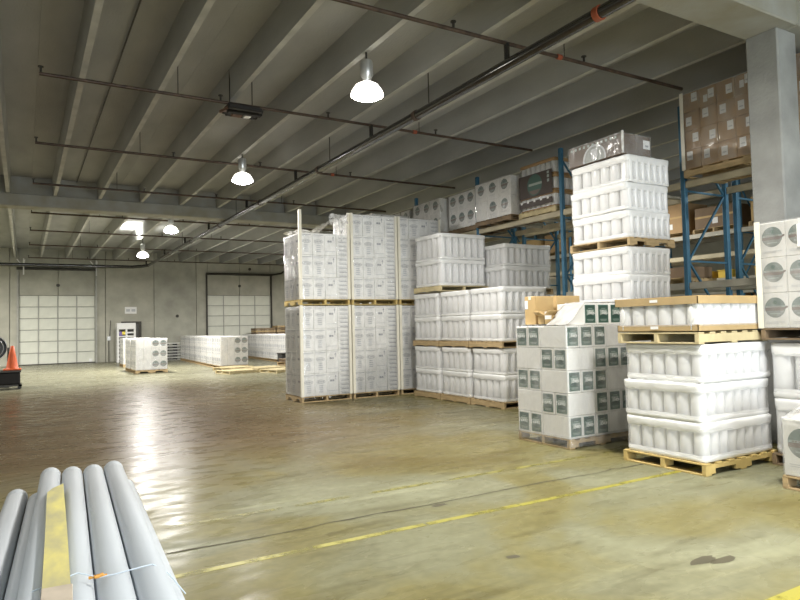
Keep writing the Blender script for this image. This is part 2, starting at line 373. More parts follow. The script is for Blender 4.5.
panel(D1[0], 1.6, D1[2], HS+.1, 'wall_conc_b'); panel(1.6, D1[1], D1[2], HS+.1, 'wall_conc_b')
panel(D2[0], 11.45, D2[2], HS+.1); panel(11.45, D2[1], D2[2], HS+.1)
for x, z in ((1.6, 4.22), (7.75, 2.5), (11.45, 4.3), (12.1, 5.35)):
    part('lifting_insert', MB().cyl((x, YF-.03, z), (x, YF+.05, z), .09, 'dark_steel', n=10), wf)
def overhead_door(name, D, label, rails):
    x0, x1, H = D; rows, cols = 6, 4
    d = struct(name, MB().box(x0, x1, YF+.12, YF+.16, 0, H, 'door_rail'), label, 'door')
    rh = H/rows; cw = (x1-x0)/cols
    me = MB().cbox(0, cw-.05, 0, .05, .02, rh-.025, 'door_panel', .012).data('door_panel')
    for r in range(rows):
        for c in range(cols): link('door_panel', me, d, (x0+c*cw+.025, YF+.08, r*rh))
    for c in range(cols+1): part('stile', MB().box(x0+c*cw-.022, x0+c*cw+.022, YF+.07, YF+.13, 0, H, 'door_rail'), d)
    for sx in (x0-.05, x1+.05): part('track', MB().box(sx-.04, sx+.04, YF-.10, YF-.004, 0, rails, 'door_rail' if name == 'door_1' else 'dark_steel'), d)
    part('spring_shaft', MB().cyl((x0-.1, YF-.16, rails), (x1+.1, YF-.16, rails), .07, 'dark_steel', n=10), d)
    part('lock_plate', MB().box(x1-.3, x1-.14, YF+.05, YF+.08, .06, .22, 'print_white'), d)
    return d
d1 = overhead_door('door_1', D1, 'closed pale sectional overhead door beside the orange cone', 5.08)
part('bottom_seal', MB().box(D1[0], D1[1], YF+.04, YF+.12, 0, .05, 'dark_steel'), d1)
for bx in (-.3, 3.15):
    part('hanger_bracket', MB().bar((bx, YF-.2, 5.55), (bx+.3, YF-.2, 5.15), .05, .05, 'white_paint').bar((bx+.3, YF-.2, 5.6), (bx+.3, YF-.2, 4.75), .06, .06, 'white_paint').bar((bx+.3, YF-.2, 5.15), (bx+.36, YF-.2, 5.55), .04, .04, 'white_paint'), d1)
d2 = overhead_door('door_2', D2, 'closed pale overhead door behind the rows of far pallets', 5.0)
part('track_arm', MB().tube([(13.45, 38.84, 5.0), (14.1, 38.84, 5.12), (14.25, 38.84, 5.25)], .05, 'dark_steel'), d2)
d3 = struct('door_3', MB().box(4.86, 5.64, YF+.05, YF+.1, 0, 2.1, 'dark_door'), 'narrow dark framed personnel door half hidden by the white rack', 'door')
part('door_frame', MB().box(4.72, 4.86, YF-.05, YF+.1, 0, 2.22, 'dark_steel').box(5.64, 5.78, YF-.05, YF+.1, 0, 2.22, 'dark_steel').box(4.86, 5.64, YF-.05, YF+.1, 2.1, 2.22, 'dark_steel'), d3)
part('door_handle', MB().cyl((5.55, YF+.05, 1.0), (5.55, YF-.02, 1.0), .03, 'galv'), d3)
sg = thing('wall_sign', 'small white wall sign high above the dark personnel door', 'sign', (5.22, YF-.02, 2.66))
part('sign_plate', MB().cbox(-.31, .31, -.015, .015, 0, .38, 'print_white', .006), sg)
part('lettering', MB().box(-.24, -.04, -.019, -.016, .12, .26, 'print_light').box(.04, .24, -.019, -.016, .12, .26, 'print_light'), sg)
cd = thing('conduit_box', 'small switch box with conduit on the far wall beside the left overhead door', 'switch box', (4.08, YF-.06, 0))
part('box', MB().cbox(-.09, .09, -.06, .055, 1.18, 1.42, 'galv', .01), cd); part('conduit', MB().cyl((0, 0, .02), (0, 0, 1.18), .025, 'dark_steel', n=6), cd); part('conduit', MB().cyl((0.05, 0, 1.42), (.1, 0, 2.3), .02, 'dark_steel', n=6), cd)

# ------------------------------------------------------------------ sprinkler piping and ceiling fittings
sp = thing('sprinkler_piping', 'black overhead sprinkler main with thin branch pipes crossing the roof', 'sprinkler pipes', (5.8, 5, 5.2))
ox, oy, oz = 5.8, 5, 5.2
def loc(p): return (p[0]-ox, p[1]-oy, p[2]-oz)
mainseg = [3.0, 5.15, 9.2, 13.4, 17.6, 22, 26.4, 30.8, 36.6]
for a, b in zip(mainseg[:-1], mainseg[1:]): part('main_pipe', MB().cyl(loc((5.8, a, 5.2)), loc((5.8, b, 5.2)), .075, 'black_pipe', n=14), sp)
for k, y in enumerate(mainseg[1:-1]): part('coupling', MB().cyl(loc((5.8, y-.04, 5.2)), loc((5.8, y+.04, 5.2)), .09, 'orange_fitting' if k == 0 else 'rust_pipe', n=14), sp)
part('cross_main', MB().tube([loc(p) for p in ((5.8, 36.6, 5.2), (5.55, 37.1, 5.18), (5.1, 37.3, 5.15), (XL+.1, 37.3, 5.1))], .085, 'black_pipe', n=10), sp)
ZB = 5.5
for i, (y, x1) in enumerate(((6.8, 9.6), (10.85, 9.9), (14.85, 10.6), (18.9, 10.6), (23.5, 14.2), (27.5, 14.2), (32.0, 14.2), (37.3, 14.2))):
    br = part('branch_pipe', MB().cyl(loc((0.2, y, ZB)), loc((x1, y, ZB)), .028, 'rust_pipe', n=8), sp)
    part('riser', MB().cyl(loc((5.8, y, 5.25)), loc((5.8, y, ZB)), .04, 'black_pipe', n=8), sp)
    for k, hx in enumerate((0.22, 2.9, 4.9, 7.3)):
        part('sprinkler_head', MB().cyl(loc((hx, y, ZB)), loc((hx, y, ZB+.10)), .018, 'dark_steel', n=6).cyl(loc((hx, y, ZB+.10)), loc((hx, y, ZB+.115)), .04, 'dark_steel', n=8), br)
    for hx in (2.2, 6.9): part('hanger_rod', MB().cyl(loc((hx, y, ZB)), loc((hx, y, HS)), .008, 'dark_steel', n=5), br)
    if i in (0, 1, 2): part('coupling', MB().cyl(loc((6.75, y, ZB)), loc((6.83, y, ZB)), .040, 'orange_fitting', n=10), br)
for y in (8.8, 12.8, 20, 28): part('hanger_rod', MB().cyl(loc((5.8, y, 5.2)), loc((5.8, y, HS)), .01, 'dark_steel', n=5), sp)

ht = thing('ceiling_fixture', 'sooty dark metal frame fixture hung under the roof beside the sprinkler branch', 'fixture', (3.3, 10.9, 5.3))
part('housing', MB().cbox(-.28, .28, -.1, .32, .12, .2, 'soot', .01), ht)
part('front_bar', MB().cbox(-.36, .22, -.42, -.32, .0, .07, 'soot', .015), ht); part('mid_bar', MB().cbox(-.30, .30, -.16, -.04, .02, .1, 'soot', .015), ht)
part('rear_bar', MB().cbox(-.2, .38, .34, .44, .13, .22, 'soot', .015), ht)
part('side_arm', MB().bar((-.28, -.38, .05), (-.28, .4, .18), .05, .05, 'rusty'), ht); part('side_arm', MB().bar((.24, -.3, .05), (.3, .4, .18), .05, .05, 'soot'), ht)
part('ballast', MB().cbox(-.16, .02, .0, .2, .05, .12, 'rusty', .01), ht); part('ballast', MB().cbox(.06, .18, .02, .22, .06, .12, 'galv', .01), ht)
for sx in (-.2, .2): part('hanger_rod', MB().cyl((sx, .1, .2), (sx, .1, .85), .01, 'dark_steel', n=5), ht)

def lamp_meshes():
    body = MB().lathe([(0.0, .52), (.085, .52), (.095, .50), (.095, .30), (.07, .26), (.05, .19)], 'galv', 14)
    refl = MB().lathe([(.05, .20), (.10, .19), (.17, .15), (.22, .08), (.245, .02), (.24, 0)], 'reflector', 20)
    rod = MB().cyl((0, 0, .52), (0, 0, 1.0), .012, 'dark_steel', n=6).cyl((0, 0, .95), (0, 0, 1.0), .06, 'galv', n=10)
    return body.data('ballast_housing'), refl.data('reflector'), rod.data('hanger_rod')
LB, LR, LH = lamp_meshes()
def lens_mesh(m): return MB().lathe([(.238, .02), (.20, -.025), (.12, -.055), (0.0, -.065)], m, 20).data('lens')
LENS = {k: lens_mesh(k) for k in ('lens_glow', 'lens_glow_violet')}
def lamp(x, y, z, label, lens='lens_glow', group='high bay lamps', power=None, up=0):
    t = thing('high_bay_lamp', label, 'lamp', (x, y, z), 0, group)
    link('ballast_housing', LB, t); link('reflector', LR, t); link('lens', LENS[lens], t)
    rodL = HS-z-1.0
    part('hanger_rod', MB().cyl((0, 0, .5), (0, 0, (HR if abs(x-4.361) < .01 else HS)-z+.006), .014, 'dark_steel', n=6), t)
    if False: part('chain', MB().cyl((0, 0, .6), (0, 0, HS-z-.01), .01, 'dark_steel', n=5), t)
    a = area('lamp_light', (0, 0, -.08), .42, .42, (power or LAMP_W), LAMP_COL, (0, 0, 0), 'DISK'); a.parent = t
    if up:
        l = bpy.data.lights.new('lamp_upglow', 'SPOT'); l.energy = up; l.color = LAMP_COL; l.spot_size = math.radians(150); l.spot_blend = 1; l.shadow_soft_size = .08
        o = bpy.data.objects.new('lamp_upglow', l); COL.objects.link(o); o.parent = t; o.location = (-.3, .5, .62); o.rotation_euler = (math.radians(180), 0, 0)
lamp(4.361, 8.26, 5.0, 'nearest glowing high bay lamp above the aisle')
lamp(4.361, 14.50, 5.03, 'second glowing high bay lamp, just before the concrete girder', 'lens_glow_violet', power=LAMP_W*.6)
lamp(4.361, 22.87, 5.03, 'third high bay lamp, just beyond the concrete girder', 'lens_glow_violet', up=30, power=LAMP_W*1.5)
lamp(4.361, 28.9, 4.82, 'farthest and lowest high bay lamp with a bright patch on the roof above', 'lens_glow_violet', up=800, power=LAMP_W*2.3)
# further unseen lamps, assumed outside the picture and added to light the hall
for x, y, k, lab in ((4.361, 2.0, 1, 'above the photographer'), (4.361, -5, 1, 'behind the photographer'), (-3.6, 2, .2, 'left of the photographer'), (-3.6, 9, .2, 'left of the pipes'), (-3.6, 16, .3, 'over the left aisle before the girder'),
                     (-3.6, 25, 1.4, 'over the left aisle beyond the girder'), (-3.6, 33, 2.0, 'left of the far overhead door'), (12.9, 3, .5, 'over the rack aisle near the column'), (12.9, 12, .5, 'over the rack aisle behind the bottle tower'),
                     (12.9, 22, .7, 'beyond the end of the racks'), (13.3, 31, 2.0, 'over the right far row of pallets'), (11.0, -4, 1, 'behind the photographer on the right')):
    lamp(x, y, 4.95, 'assumed high bay lamp outside the picture '+lab, group='assumed lamps outside the picture', power=LAMP_W*k)

# ------------------------------------------------------------------ pallets and pallet loads
PH = 0.125
def pallet_meshes(w, d, m, notch):
    def mk():
        s = MB(); y = -.0225
        if notch:
            for a_, b_ in ((-w/2, -w/2+.16), (-.14, .14), (w/2-.16, w/2)): s.box(a_, b_, y, y+.045, .018, .0685, m)
            s.box(-w/2, w/2, y, y+.045, .068, .105, m)
        else: s.box(-w/2, w/2, y, y+.045, .018, .105, m)
        b = MB().cbox(-.048, .048, -d/2, d/2, 0, .018, m, .003)
        return s.data('stringer'), b.data('deck_board')
    return cached(('pal', round(w, 2), round(d, 2), m, notch), mk)
def add_pallet(t, w, d, m='wood', z=0, along='x', notch=True, boards=True):
    # stringers run along x (or along y when turned)
    if along == 'y': w, d = d, w
    s, b = pallet_meshes(w, d, m, notch)
    rz = math.pi/2 if along == 'y' else 0
    p = link('pallet', s, t, (0, 0, z), rz)
    for e in (-1, 1): link('stringer', s, p, (0, e*(d/2-.0225), 0))
    n = 7
    for i in range(n): link('deck_board', b, p, (-w/2+.05+(w-.1)*i/(n-1), 0, .106))
    for i in (0, 3, 6): link('deck_board', b, p, (-w/2+.05+(w-.1)*i/6, 0, 0))
    return p
def single_pallet(m='wood', w=1.2, d=1.0):
    mb = MB()
    for y in (-d/2, -.022, d/2-.045): mb.box(-w/2, w/2, y, y+.045, .018, .105, m)
    for i in range(7):
        x = -w/2+.05+(w-.1)*i/6; mb.box(x-.045, x+.045, -d/2, d/2, .105, .124, m)
        if i in (0, 3, 6): mb.box(x-.045, x+.045, -d/2, d/2, 0, .018, m)
    return mb

def rrect(w, d, r=.05, k=4, seg=10):
    pts = []
    cs = [(w/2-r, d/2-r, 0), (-w/2+r, d/2-r, 90), (-w/2+r, -d/2+r, 180), (w/2-r, -d/2+r, 270)]
    for i, (cx, cy, a0) in enumerate(cs):
        for j in range(k+1):
            a = math.radians(a0+90*j/k); pts.append((cx+r*math.cos(a), cy+r*math.sin(a)))
        nx_, ny_, a1 = cs[(i+1) % 4]; e = (nx_+r*math.cos(math.radians(a1)), ny_+r*math.sin(math.radians(a1))); s = pts[-1]
        for j in range(1, seg): pts.append((s[0]+(e[0]-s[0])*j/seg, s[1]+(e[1]-s[1])*j/seg))
    return pts
def shell(mb, w, d, zs, offs, m, amp=.006, r=.05, rnd=R, zamp=0, top=False, k=4, seg=10):
    base = len(rrect(w, d, r, k, seg)); rings = []
    for z, o in zip(zs, offs):
        p = rrect(w+2*o, d+2*o, r+max(o, 0), k, seg)
        rings.append([(x+rnd.uniform(-amp, amp), y+rnd.uniform(-amp, amp), z+rnd.uniform(-zamp, zamp)) for x, y in p])
    n = base; vs_ = [v for g in rings for v in g]
    fs = [(q*n+i, q*n+(i+1) % n, (q+1)*n+(i+1) % n, (q+1)*n+i) for q in range(len(zs)-1) for i in range(n)]
    mb.add(vs_, fs, m, True)
    if top: mb.add(rings[-1], [list(range(n))], m)
    return mb
def jar_mesh(r, h):
    return cached(('jar', round(r, 3), round(h, 3)), lambda: MB().lathe([(r*.85, 0), (r*.985, .012), (r*.985, h*.93), (r*.90, h*.97), (r*.6, h), (0, h)], 'jar_white', 12).data('jar'))
def jar_load(label, group, x0, y0, z0, w, d, layers, lh, nx, ny, pm='wood', seed=1, band=(.055, .085), bmat='band_white', along='x', film_m='film_load', notch=True, boards=True, jr=None, cap=False, jit=.014, name='bottle_pallet', cat='pallet load'):
    rn = random.Random(seed)
    t = thing(name, label, cat, (x0+w/2, y0+d/2, z0), 0, group)
    add_pallet(t, w, d, pm, 0, along, notch, boards)
    iw, idp = w-.06, d-.06
    for k in range(layers):
        zb = PH+.002+k*lh; jx, jy = (rn.uniform(-jit, jit), rn.uniform(-jit, jit)) if k else (0, 0)
        mb = MB(); zt = zb+lh-.003
        mb.box(-iw/2+.19, iw/2-.19, -idp/2+.17, idp/2-.17, zb+.004, zt-.012, 'core_white')
        b0, b1 = band
        shell(mb, iw, idp, [zb, zb+.01, zb+b0*.5, zb+b0], [-.006, .004, .008, .0], bmat, .0035, .06, rn, .004)
        shell(mb, iw, idp, [zt-b1, zt-b1*.75, zt-b1*.3, zt-.008, zt], [.0, .010, .014, .012, -.004], bmat, .004, .06, rn, .005, top=True)
        ly = part('bottle_layer', mb, t, (jx, jy, 0))
        # perimeter bottles standing in the tray
        rx = iw/nx/2; ry = idp/ny/2; r = min(rx, ry)*.99; h = lh-.02
        me = jar_mesh(r, h); pos = []
        for i in range(nx):
            for e in (-1, 1): pos.append((-iw/2+rx+i*2*rx, e*(idp/2-r)))
        for j in range(1, ny-1):
            for e in (-1, 1): pos.append((e*(iw/2-r), -idp/2+ry+j*2*ry))
        for px, py in pos: link('bottle', me, ly, (px*.985, py*.985, zb+.004)).scale = (rx/r*.98, ry/r*.98, 1)
        if film_m:
            f = MB(); zs = [zb+b0*.6, zb+lh*.35, zb+lh*.6, zt-b1*.6]
            shell(f, iw, idp, zs, [.006, .001, .001, .006], film_m, .0004, .05, rn)
            part('stretch_film', f, t, (jx, jy, 0))
    return t

# --- flat prints on cartons
def to3(face, u, v, off=0.0):
    # u to the right and v up as seen from outside; the carton face lies at off
    return {'-X': (-off, -u, v), '-Y': (u, -off, v), '+X': (off, u, v), '+Y': (-u, off, v)}[face]
def print_mesh(key, face, half, polys):
    def mk():
        mb = MB()
        for k, (pts, m) in enumerate(polys): mb.add([to3(face, u, v, half+.0015+k*.0004) for u, v in pts], [list(range(len(pts)))], m)
        return mb.data('print')
    return cached((key, face, round(half, 4)), mk)
def rect(u0, v0, u1, v1): return [(u0, v0), (u1, v0), (u1, v1), (u0, v1)]
def disc(cu, cv, r, n=24, ry=None): return [(cu+r*math.cos(2*math.pi*i/n), cv+(ry or r)*math.sin(2*math.pi*i/n)) for i in range(n)]
def half_disc(cu, cv, r, v0, n=16):
    a0 = math.asin((v0-cv)/r); return [(cu+r*math.cos(a), cv+r*math.sin(a)) for a in [math.pi-a0+(math.pi+2*a0)*i/n for i in range(n+1)]]
def text_polys(s, size, m, cu, cv, shear=.25):
    def mk():
        c = bpy.data.curves.new('txt', 'FONT'); c.body = s; c.size = 1; c.shear = shear; c.align_x = 'CENTER'; c.resolution_u = 2
        o = bpy.data.objects.new('txt', c); COL.objects.link(o)
        bpy.context.view_layer.update()
        me = o.evaluated_get(bpy.context.evaluated_depsgraph_get()).to_mesh()
        out = [[(me.vertices[i].co.x, me.vertices[i].co.y) for i in p.vertices] for p in me.polygons]
        bpy.data.objects.remove(o); return out
    return [([(u*size+cu, v*size+cv) for u, v in p], m) for p in cached(('txt', s, shear), mk)]
def one_layer(polys_layers):
    return polys_layers
def logo_polys(r, cv=0.0):
    P = [(disc(0, cv, r, 28), 'print_teal'), (half_disc(0, cv, r*.985, cv-.28*r), 'print_mid'),
         ([(-1.0*r, cv-.30*r), (.72*r, cv-.30*r), (1.25*r, cv+.02*r), (1.2*r, cv+.14*r), (-.96*r, cv-.02*r)], 'print_brown'),
         (rect(-.92*r, cv+.02*r, .98*r, cv+.18*r), 'print_pale'), (disc(0, cv+.52*r, .20*r, 10), 'print_green'), (rect(-.5*r, cv-.64*r, .5*r, cv-.54*r), 'print_pale')]
    P += [(rect(-.7*r+i*.2*r, cv+.06*r, -.58*r+i*.2*r, cv+.14*r), 'print_brown') for i in range(7)]
    P += [(rect(-.9*r, cv-1.45*r, .9*r, cv-1.40*r), 'print_light'), (rect(-.9*r, cv-1.58*r, .3*r, cv-1.54*r), 'print_light')]
    return P
def green_polys():
    w, h = .185, .235
    P = [(rect(-w/2, -h/2, w/2, h/2), 'print_green'), (rect(-w/2+.008, h/2-.05, w/2-.008, h/2-.012), 'print_green_dark'),
         ([(-.066, -.018), (.066, -.018), (.058, .018), (.066, .052), (-.066, .052), (-.058, .018)], 'print_pale'),
         ([(-.07, -.03), (-.04, -.012), (0, -.004), (.04, -.012), (.07, -.03), (.07, -.06), (-.07, -.06)], 'print_green_dark'),
         (rect(-.06, -.078, .06, -.072), 'print_pale'), (rect(-.05, -.092, .05, -.087), 'print_pale'), (rect(-.04, .068, .04, .074), 'print_pale')]
    P += text_polys('Evans', .066, 'print_white', 0, -.004)
    return P
def ring_poly(cu, cv, rx, ry, t, n=18):
    out = []
    for i in range(n):
        a, b = 2*math.pi*i/n, 2*math.pi*(i+1)/n
        out.append([(cu+rx*math.cos(a), cv+ry*math.sin(a)), (cu+rx*math.cos(b), cv+ry*math.sin(b)), (cu+(rx-t)*math.cos(b), cv+(ry-t)*math.sin(b)), (cu+(rx-t)*math.cos(a), cv+(ry-t)*math.sin(a))])
    return out
def tall_polys(kind, w, h):
    P = []; a = w*.42
    if kind == 'A':
        P += [(rect(-a, h*.40, a, h*.425), 'print_grey'), (rect(-a, h*.35, a*.5, h*.365), 'print_light')]
        P += [(p, 'print_grey') for p in ring_poly(0, h*.12, a*.85, h*.085, .009)]
        P += [(rect(-a*.55+i*a*.3, h*.09, -a*.38+i*a*.3, h*.15), 'print_grey') for i in range(4)]
        P += [(rect(-a*.4, h*(-.08-.09*i), a*.4, h*(-.04-.09*i)), 'print_light') for i in range(4)]
    elif kind == 'B':
        P += [(rect(-a, h*.42, a, h*.435), 'print_light'), (rect(-a*.55, h*.10, -a*.1, h*.19), 'print_grey'), (rect(-a*.05, h*.10, a*.3, h*.19), 'print_grey'),
              (rect(a*.55, h*.18, a*.65, h*.36), 'print_grey'), ([(a*.4, h*.30), (a*.8, h*.30), (a*.6, h*.40)], 'print_grey'), (rect(-a, -h*.32, a, -h*.30), 'print_light')]
    else:
        for i in range(5):
            v = h*(.36-.19*i); P += [(rect(-a*.9, v, a*.7, v+h*.022), 'print_light'), (rect(-a*.7, v-h*.06, a*.85, v-h*.03), 'print_grey')]
    return P
def cover_polys(): return []

def carton_mesh(w, d, h, m): return cached(('ct', round(w, 4), round(d, 4), round(h, 4), m), lambda: MB().cbox(-w/2, w/2, -d/2, d/2, 0, h, m, .006).data('carton'))
def wrap_shell(t, w, d, z0, z1, m='film_clear', seed=1, off=.012, n=7, top=False):
    rn = random.Random(seed); mb = MB()
    zs = [z0+(z1-z0)*i/n for i in range(n+1)]
    shell(mb, w, d, zs, [off]*(n+1), m, .0035, .02, rn, top=top, k=2)
    return part('stretch_wrap', mb, t)
def carton_load(label, group, x0, y0, z0, w, d, nx, ny, nz, ch, cm='carton_white', pm='wood', printer=None, seed=1, filmm='film_clear', skip=(), posts=(), name='carton_pallet', cat='pallet load', boards=True, along='x', zbase=PH, postz=None, full_top=False, notch=True, note=False):
    rn = random.Random(seed)
    t = thing(name, label, cat, (x0+w/2, y0+d/2, z0), 0, group)
    if zbase > 0: add_pallet(t, w, d, pm, 0, along, notch, boards)
    cw, cdp = (w-.03)/nx, (d-.03)/ny
    me = carton_mesh(cw-.004, cdp-.004, ch-.003, cm)
    for k in range(nz):
        for i in range(nx):
            for j in range(ny):
                if 0 < i < nx-1 and 0 < j < ny-1 and not (full_top and k == nz-1): continue
                if (i, j, k) in skip: continue
                c = link('carton', me, t, (-w/2+.015+(i+.5)*cw+rn.uniform(-.003, .003), -d/2+.015+(j+.5)*cdp+rn.uniform(-.003, .003), zbase+.002+k*ch))
                if printer:
                    for face, edge, half, fw in (('-X', i == 0, cw/2-.002, cdp), ('-Y', j == 0, cdp/2-.002, cw)):
                        if not edge: continue
                        r = printer(face, i if face == '-Y' else ny-1-j, k, fw, ch)
                        if r: link('print', print_mesh(r[0], face, half, r[1]), c, (0, 0, ch/2))
    zt = zbase+nz*ch
    if filmm: wrap_shell(t, w-.02, d-.02, zbase+.01, zt+.01, filmm, seed)
    if note: part('paper_label', MB().box(-w/2-.022, -w/2-.019, d/2-.56, d/2-.44, zt-.30, zt-.06, 'label_white').box(-w/2-.0235, -w/2-.0225, d/2-.50, d/2-.48, zt-.14, zt-.10, 'print_grey'), t)
    for (cx, cy) in posts:
        sx, sy = w/2*cx, d/2*cy; h1 = postz or zt+.02; q = .06
        m2 = MB(); m2.box(min(sx, sx-q*cx), max(sx, sx-q*cx), sy-.004*cy if cy > 0 else sy-.001, sy+.001 if cy > 0 else sy+.004, zbase, h1, 'corner_board')
        m2.box(sx-.004 if cx > 0 else sx-.001, sx+.001 if cx > 0 else sx+.004, min(sy, sy-q*cy), max(sy, sy-q*cy), zbase, h1, 'corner_board')
        o = part('corner_board', m2, t)
        o.location = (.016*cx, .016*cy, 0)
    return t

# ---- the block of tall white carton stacks (two tiers, three wide)
def tall_print(face, c, k, fw, ch):
    kind = ('A', 'A', 'B', 'C')[c % 4]
    return ('tall'+kind+str(round(fw, 3)), tall_polys(kind, fw, ch))
TY = 13.05; g = 'tall stacks of white printed cartons'
tw = 1.18
names = ('left', 'middle', 'right')
for i in range(3):
    x0 = 5.16+i*1.24
    carton_load('%s lower pallet of white printed cartons in the tall stretch wrapped stacks' % names[i], g, x0, TY, 0, tw, 1.0, 4, 3, 4, .49, printer=tall_print, seed=20+i, posts=((-1, -1), (1, -1)), along='y', filmm='film_tall')
ZT = PH+4*.49+.025
for i, nz in enumerate((3, 4, 4)):
    x0 = 5.16+i*1.24
    sk = ()
    t = carton_load(('left upper pallet of white cartons, its top layer missing under loose film', 'middle upper pallet of white cartons, the tallest of the wrapped stacks', 'right upper pallet of white cartons, partly behind the shorter white bottle stacks')[i],
                    g, x0, TY, ZT, tw, 1.0, 4, 3, nz, .485 if i else .485, printer=tall_print, seed=30+i, posts=((-1, -1), (1, -1)), along='y', pm='wood_yellow', postz=(2.08 if i == 0 else None), filmm='film_tall')
    if i == 0:
        # loose film slung from the corner boards over the missing layer
        n = 14; vs_ = []; rn = random.Random(3)
        for a in range(n+1):
            for b in range(7):
                u = a/n; v = b/6
                x = -tw/2+u*tw; sag = 1.62+.42*(max(0, u-.45)/.55)**.7+.2*max(0, .25-u)
                vs_.append((x+rn.uniform(-.02, .02), -.5+v*1.0+rn.uniform(-.02, .02), sag+rn.uniform(-.04, .04)))
        mb = MB(); mb.add(vs_, [(a*7+b, (a+1)*7+b, (a+1)*7+b+1, a*7+b+1) for a in range(n) for b in range(6)], 'film_haze', True); part('loose_film', mb, t)
        mb = MB(); vs_ = []; n = 9
        for a in range(n+1):
            for b in range(9):
                x = .10+a/n*.45; z = 2.02-b/8*(.62 if a > 2 else .25)*(.6+.4*math.sin(a*1.3)); vs_.append((x+rn.uniform(-.03, .03), -.52+rn.uniform(-.05, .02), z+rn.uniform(-.03, .03)))
        mb.add(vs_, [(a*9+b, (a+1)*9+b, (a+1)*9+b+1, a*9+b+1) for a in range(n) for b in range(8)], 'film_cloudy', True); part('hanging_film', mb, t)
# glass-like tubes standing on a load behind
tb = carton_load('clear wrapped load with dark slots showing above the right white carton stack', None, 7.75, 14.6, 0, 1.15, 1.0, 4, 3, 9, .49, cm='carton_grey', seed=77, filmm='film_haze')

# ---- short white bottle stacks (three columns, two and three tiers)
CX = 7.76; cy = (9.47, 10.56, 11.65); g = 'white bottle pallets in the middle block'
cn = ('nearest', 'middle', 'farthest')
for j in range(3):
    jar_load('%s column bottom white bottle pallet in the block right of the tall carton stacks' % cn[j], g, CX, cy[j], 0, 1.22, 1.04, 2, .505, 7, 5, 'wood', 40+j, along='y', band=(.06, .10), notch=False)
    jar_load('%s column second tier white bottle pallet resting on the bottom one' % cn[j], g, CX-.02*(j == 0), cy[j], 1.145, 1.22, 1.04, 2, .52, 7, 5, 'wood', 50+j, along='y', band=(.06, .10), notch=False)
jar_load('single third tier white bottle pallet on top of the farthest white column', g, CX, 11.5, 2.34, 1.30, 1.10, 2, .575, 7, 5, 'wood_pale', 60, along='y', band=(.06, .09), notch=False)
g2 = 'bottle pallets under the rack beam'
for k in range(3):
    jar_load(('white bottle pallet on the floor under the rack, hidden behind the block', 'middle white bottle pallet under the rack behind the block', 'top white bottle pallet under the rack beam, behind the middle block')[k], g2, 9.06, 10.95, k*1.13, 1.45, 1.0, 2, .495, 8, 5, 'wood', 65+k, along='y', band=(.06, .10))

# ---- high tower of bottle pallets
g = 'tower of bottle pallets'
for k, lab in enumerate(('bottom pallet of the high white bottle tower, behind the green labelled cartons', 'second pallet of the high white bottle tower', 'top pallet of the high white bottle tower, below the clear wrapped brown load')):
    jar_load(lab, g, 7.48+.02*k, 6.30-.02*k, k*1.345, 1.0, 1.17, 3, .405, 7, 6, 'wood', 70+k, band=(.06, .11), jit=.022)
t = thing('wrapped_brown_load', 'low dark brown carton load in clear film on top of the high bottle tower', 'pallet load', (7.83, 6.86, 4.043))
for i in range(2):
    for j in range(2): part('carton', MB().cbox(-.155, .155, -.26, .26, 0, .31, 'cardboard_deep', .008), t, (-.157+i*.315, -.265+j*.53, 0))
part('wrap_fold', MB().cyl((-.325, -.55, 0), (-.325, -.55, .33), .02, 'film_cloudy', n=8), t)
wrap_shell(t, .64, 1.07, .0, .315, 'film_clear', 5, .012)
pm_ = MB()
for k, (pts, m) in enumerate([(disc(.0, -.12, .23, 28), 'print_light'), (disc(0, -.12, .2, 28), 'print_mid'), (rect(-.06, -.1, .06, .04), 'print_light')] + [(rect(-.48+i*.088, .09, -.44+i*.088, .13), 'print_pale') for i in range(11)]):
    pts = [(u, max(v, -.15)) for u, v in pts]
    pm_.add([to3('-X', u, v, k*.0005) for u, v in pts], [list(range(len(pts)))], m)
part('print', pm_, t, (-.316, 0, .155))
part('paper_label', MB().box(.15, .30, -.5275, -.5255, .12, .25, 'label_white').box(.19, .26, -.5285, -.5276, .15, .18, 'print_grey'), t)

# ---- green labelled cartons on a pallet
t = thing('green_label_carton_pallet', 'pallet of white cartons with square green labels and open boxes on top', 'pallet load', (6.52, 6.45, 0))
bw, bd = 1.2, .96; L_, S_ = .48, .24; rh = .287
add_pallet(t, bw, bd, 'wood', 0, 'x')
GP = green_polys()
cmx = carton_mesh(L_-.005, S_-.005, rh-.004, 'carton_white'); cmy = carton_mesh(S_-.005, L_-.005, rh-.004, 'carton_white')
def gcarton(cx, cyy, k, endface, z=None):
    me = cmx if endface in ('-X', '+X') else cmy
    c = link('carton', me, t, (cx+R.uniform(-.004, .004), cyy+R.uniform(-.004, .004), PH+.002+k*rh))
    if endface in ('-X', '-Y'): link('label', print_mesh('green', endface, L_/2-.002, GP), c, (0, 0, rh/2))
for k in range(5):
    if k % 2 == 0:   # near corner: ends to the front; far side: ends to the left
        for i in range(3): gcarton(-bw/2+S_*(i+.5), -bd/2+L_/2, k, '-Y')
        for j in range(2): gcarton(-bw/2+L_/2, S_*(j+.5), k, '-X'); gcarton(bw/2-L_/2, -bd/2+S_*(j+.5), k, '+X')
        for i in range(3): gcarton(-bw/2+L_+S_*(i+.5), bd/2-L_/2, k, '+Y')
    else:
        for j in range(2): gcarton(-bw/2+L_/2, -bd/2+S_*(j+.5), k, '-X'); gcarton(bw/2-L_/2, S_*(j+.5), k, '+X')
        for i in range(3): gcarton(-bw/2+L_+S_*(i+.5), -bd/2+L_/2, k, '-Y'); gcarton(-bw/2+S_*(i+.5), bd/2-L_/2, k, '+Y')
for i in range(3): gcarton(-bw/2+L_-.20+S_*(i+.5)+.04, -bd/2+L_/2, 5, '-Y')
ztop = PH+5*rh
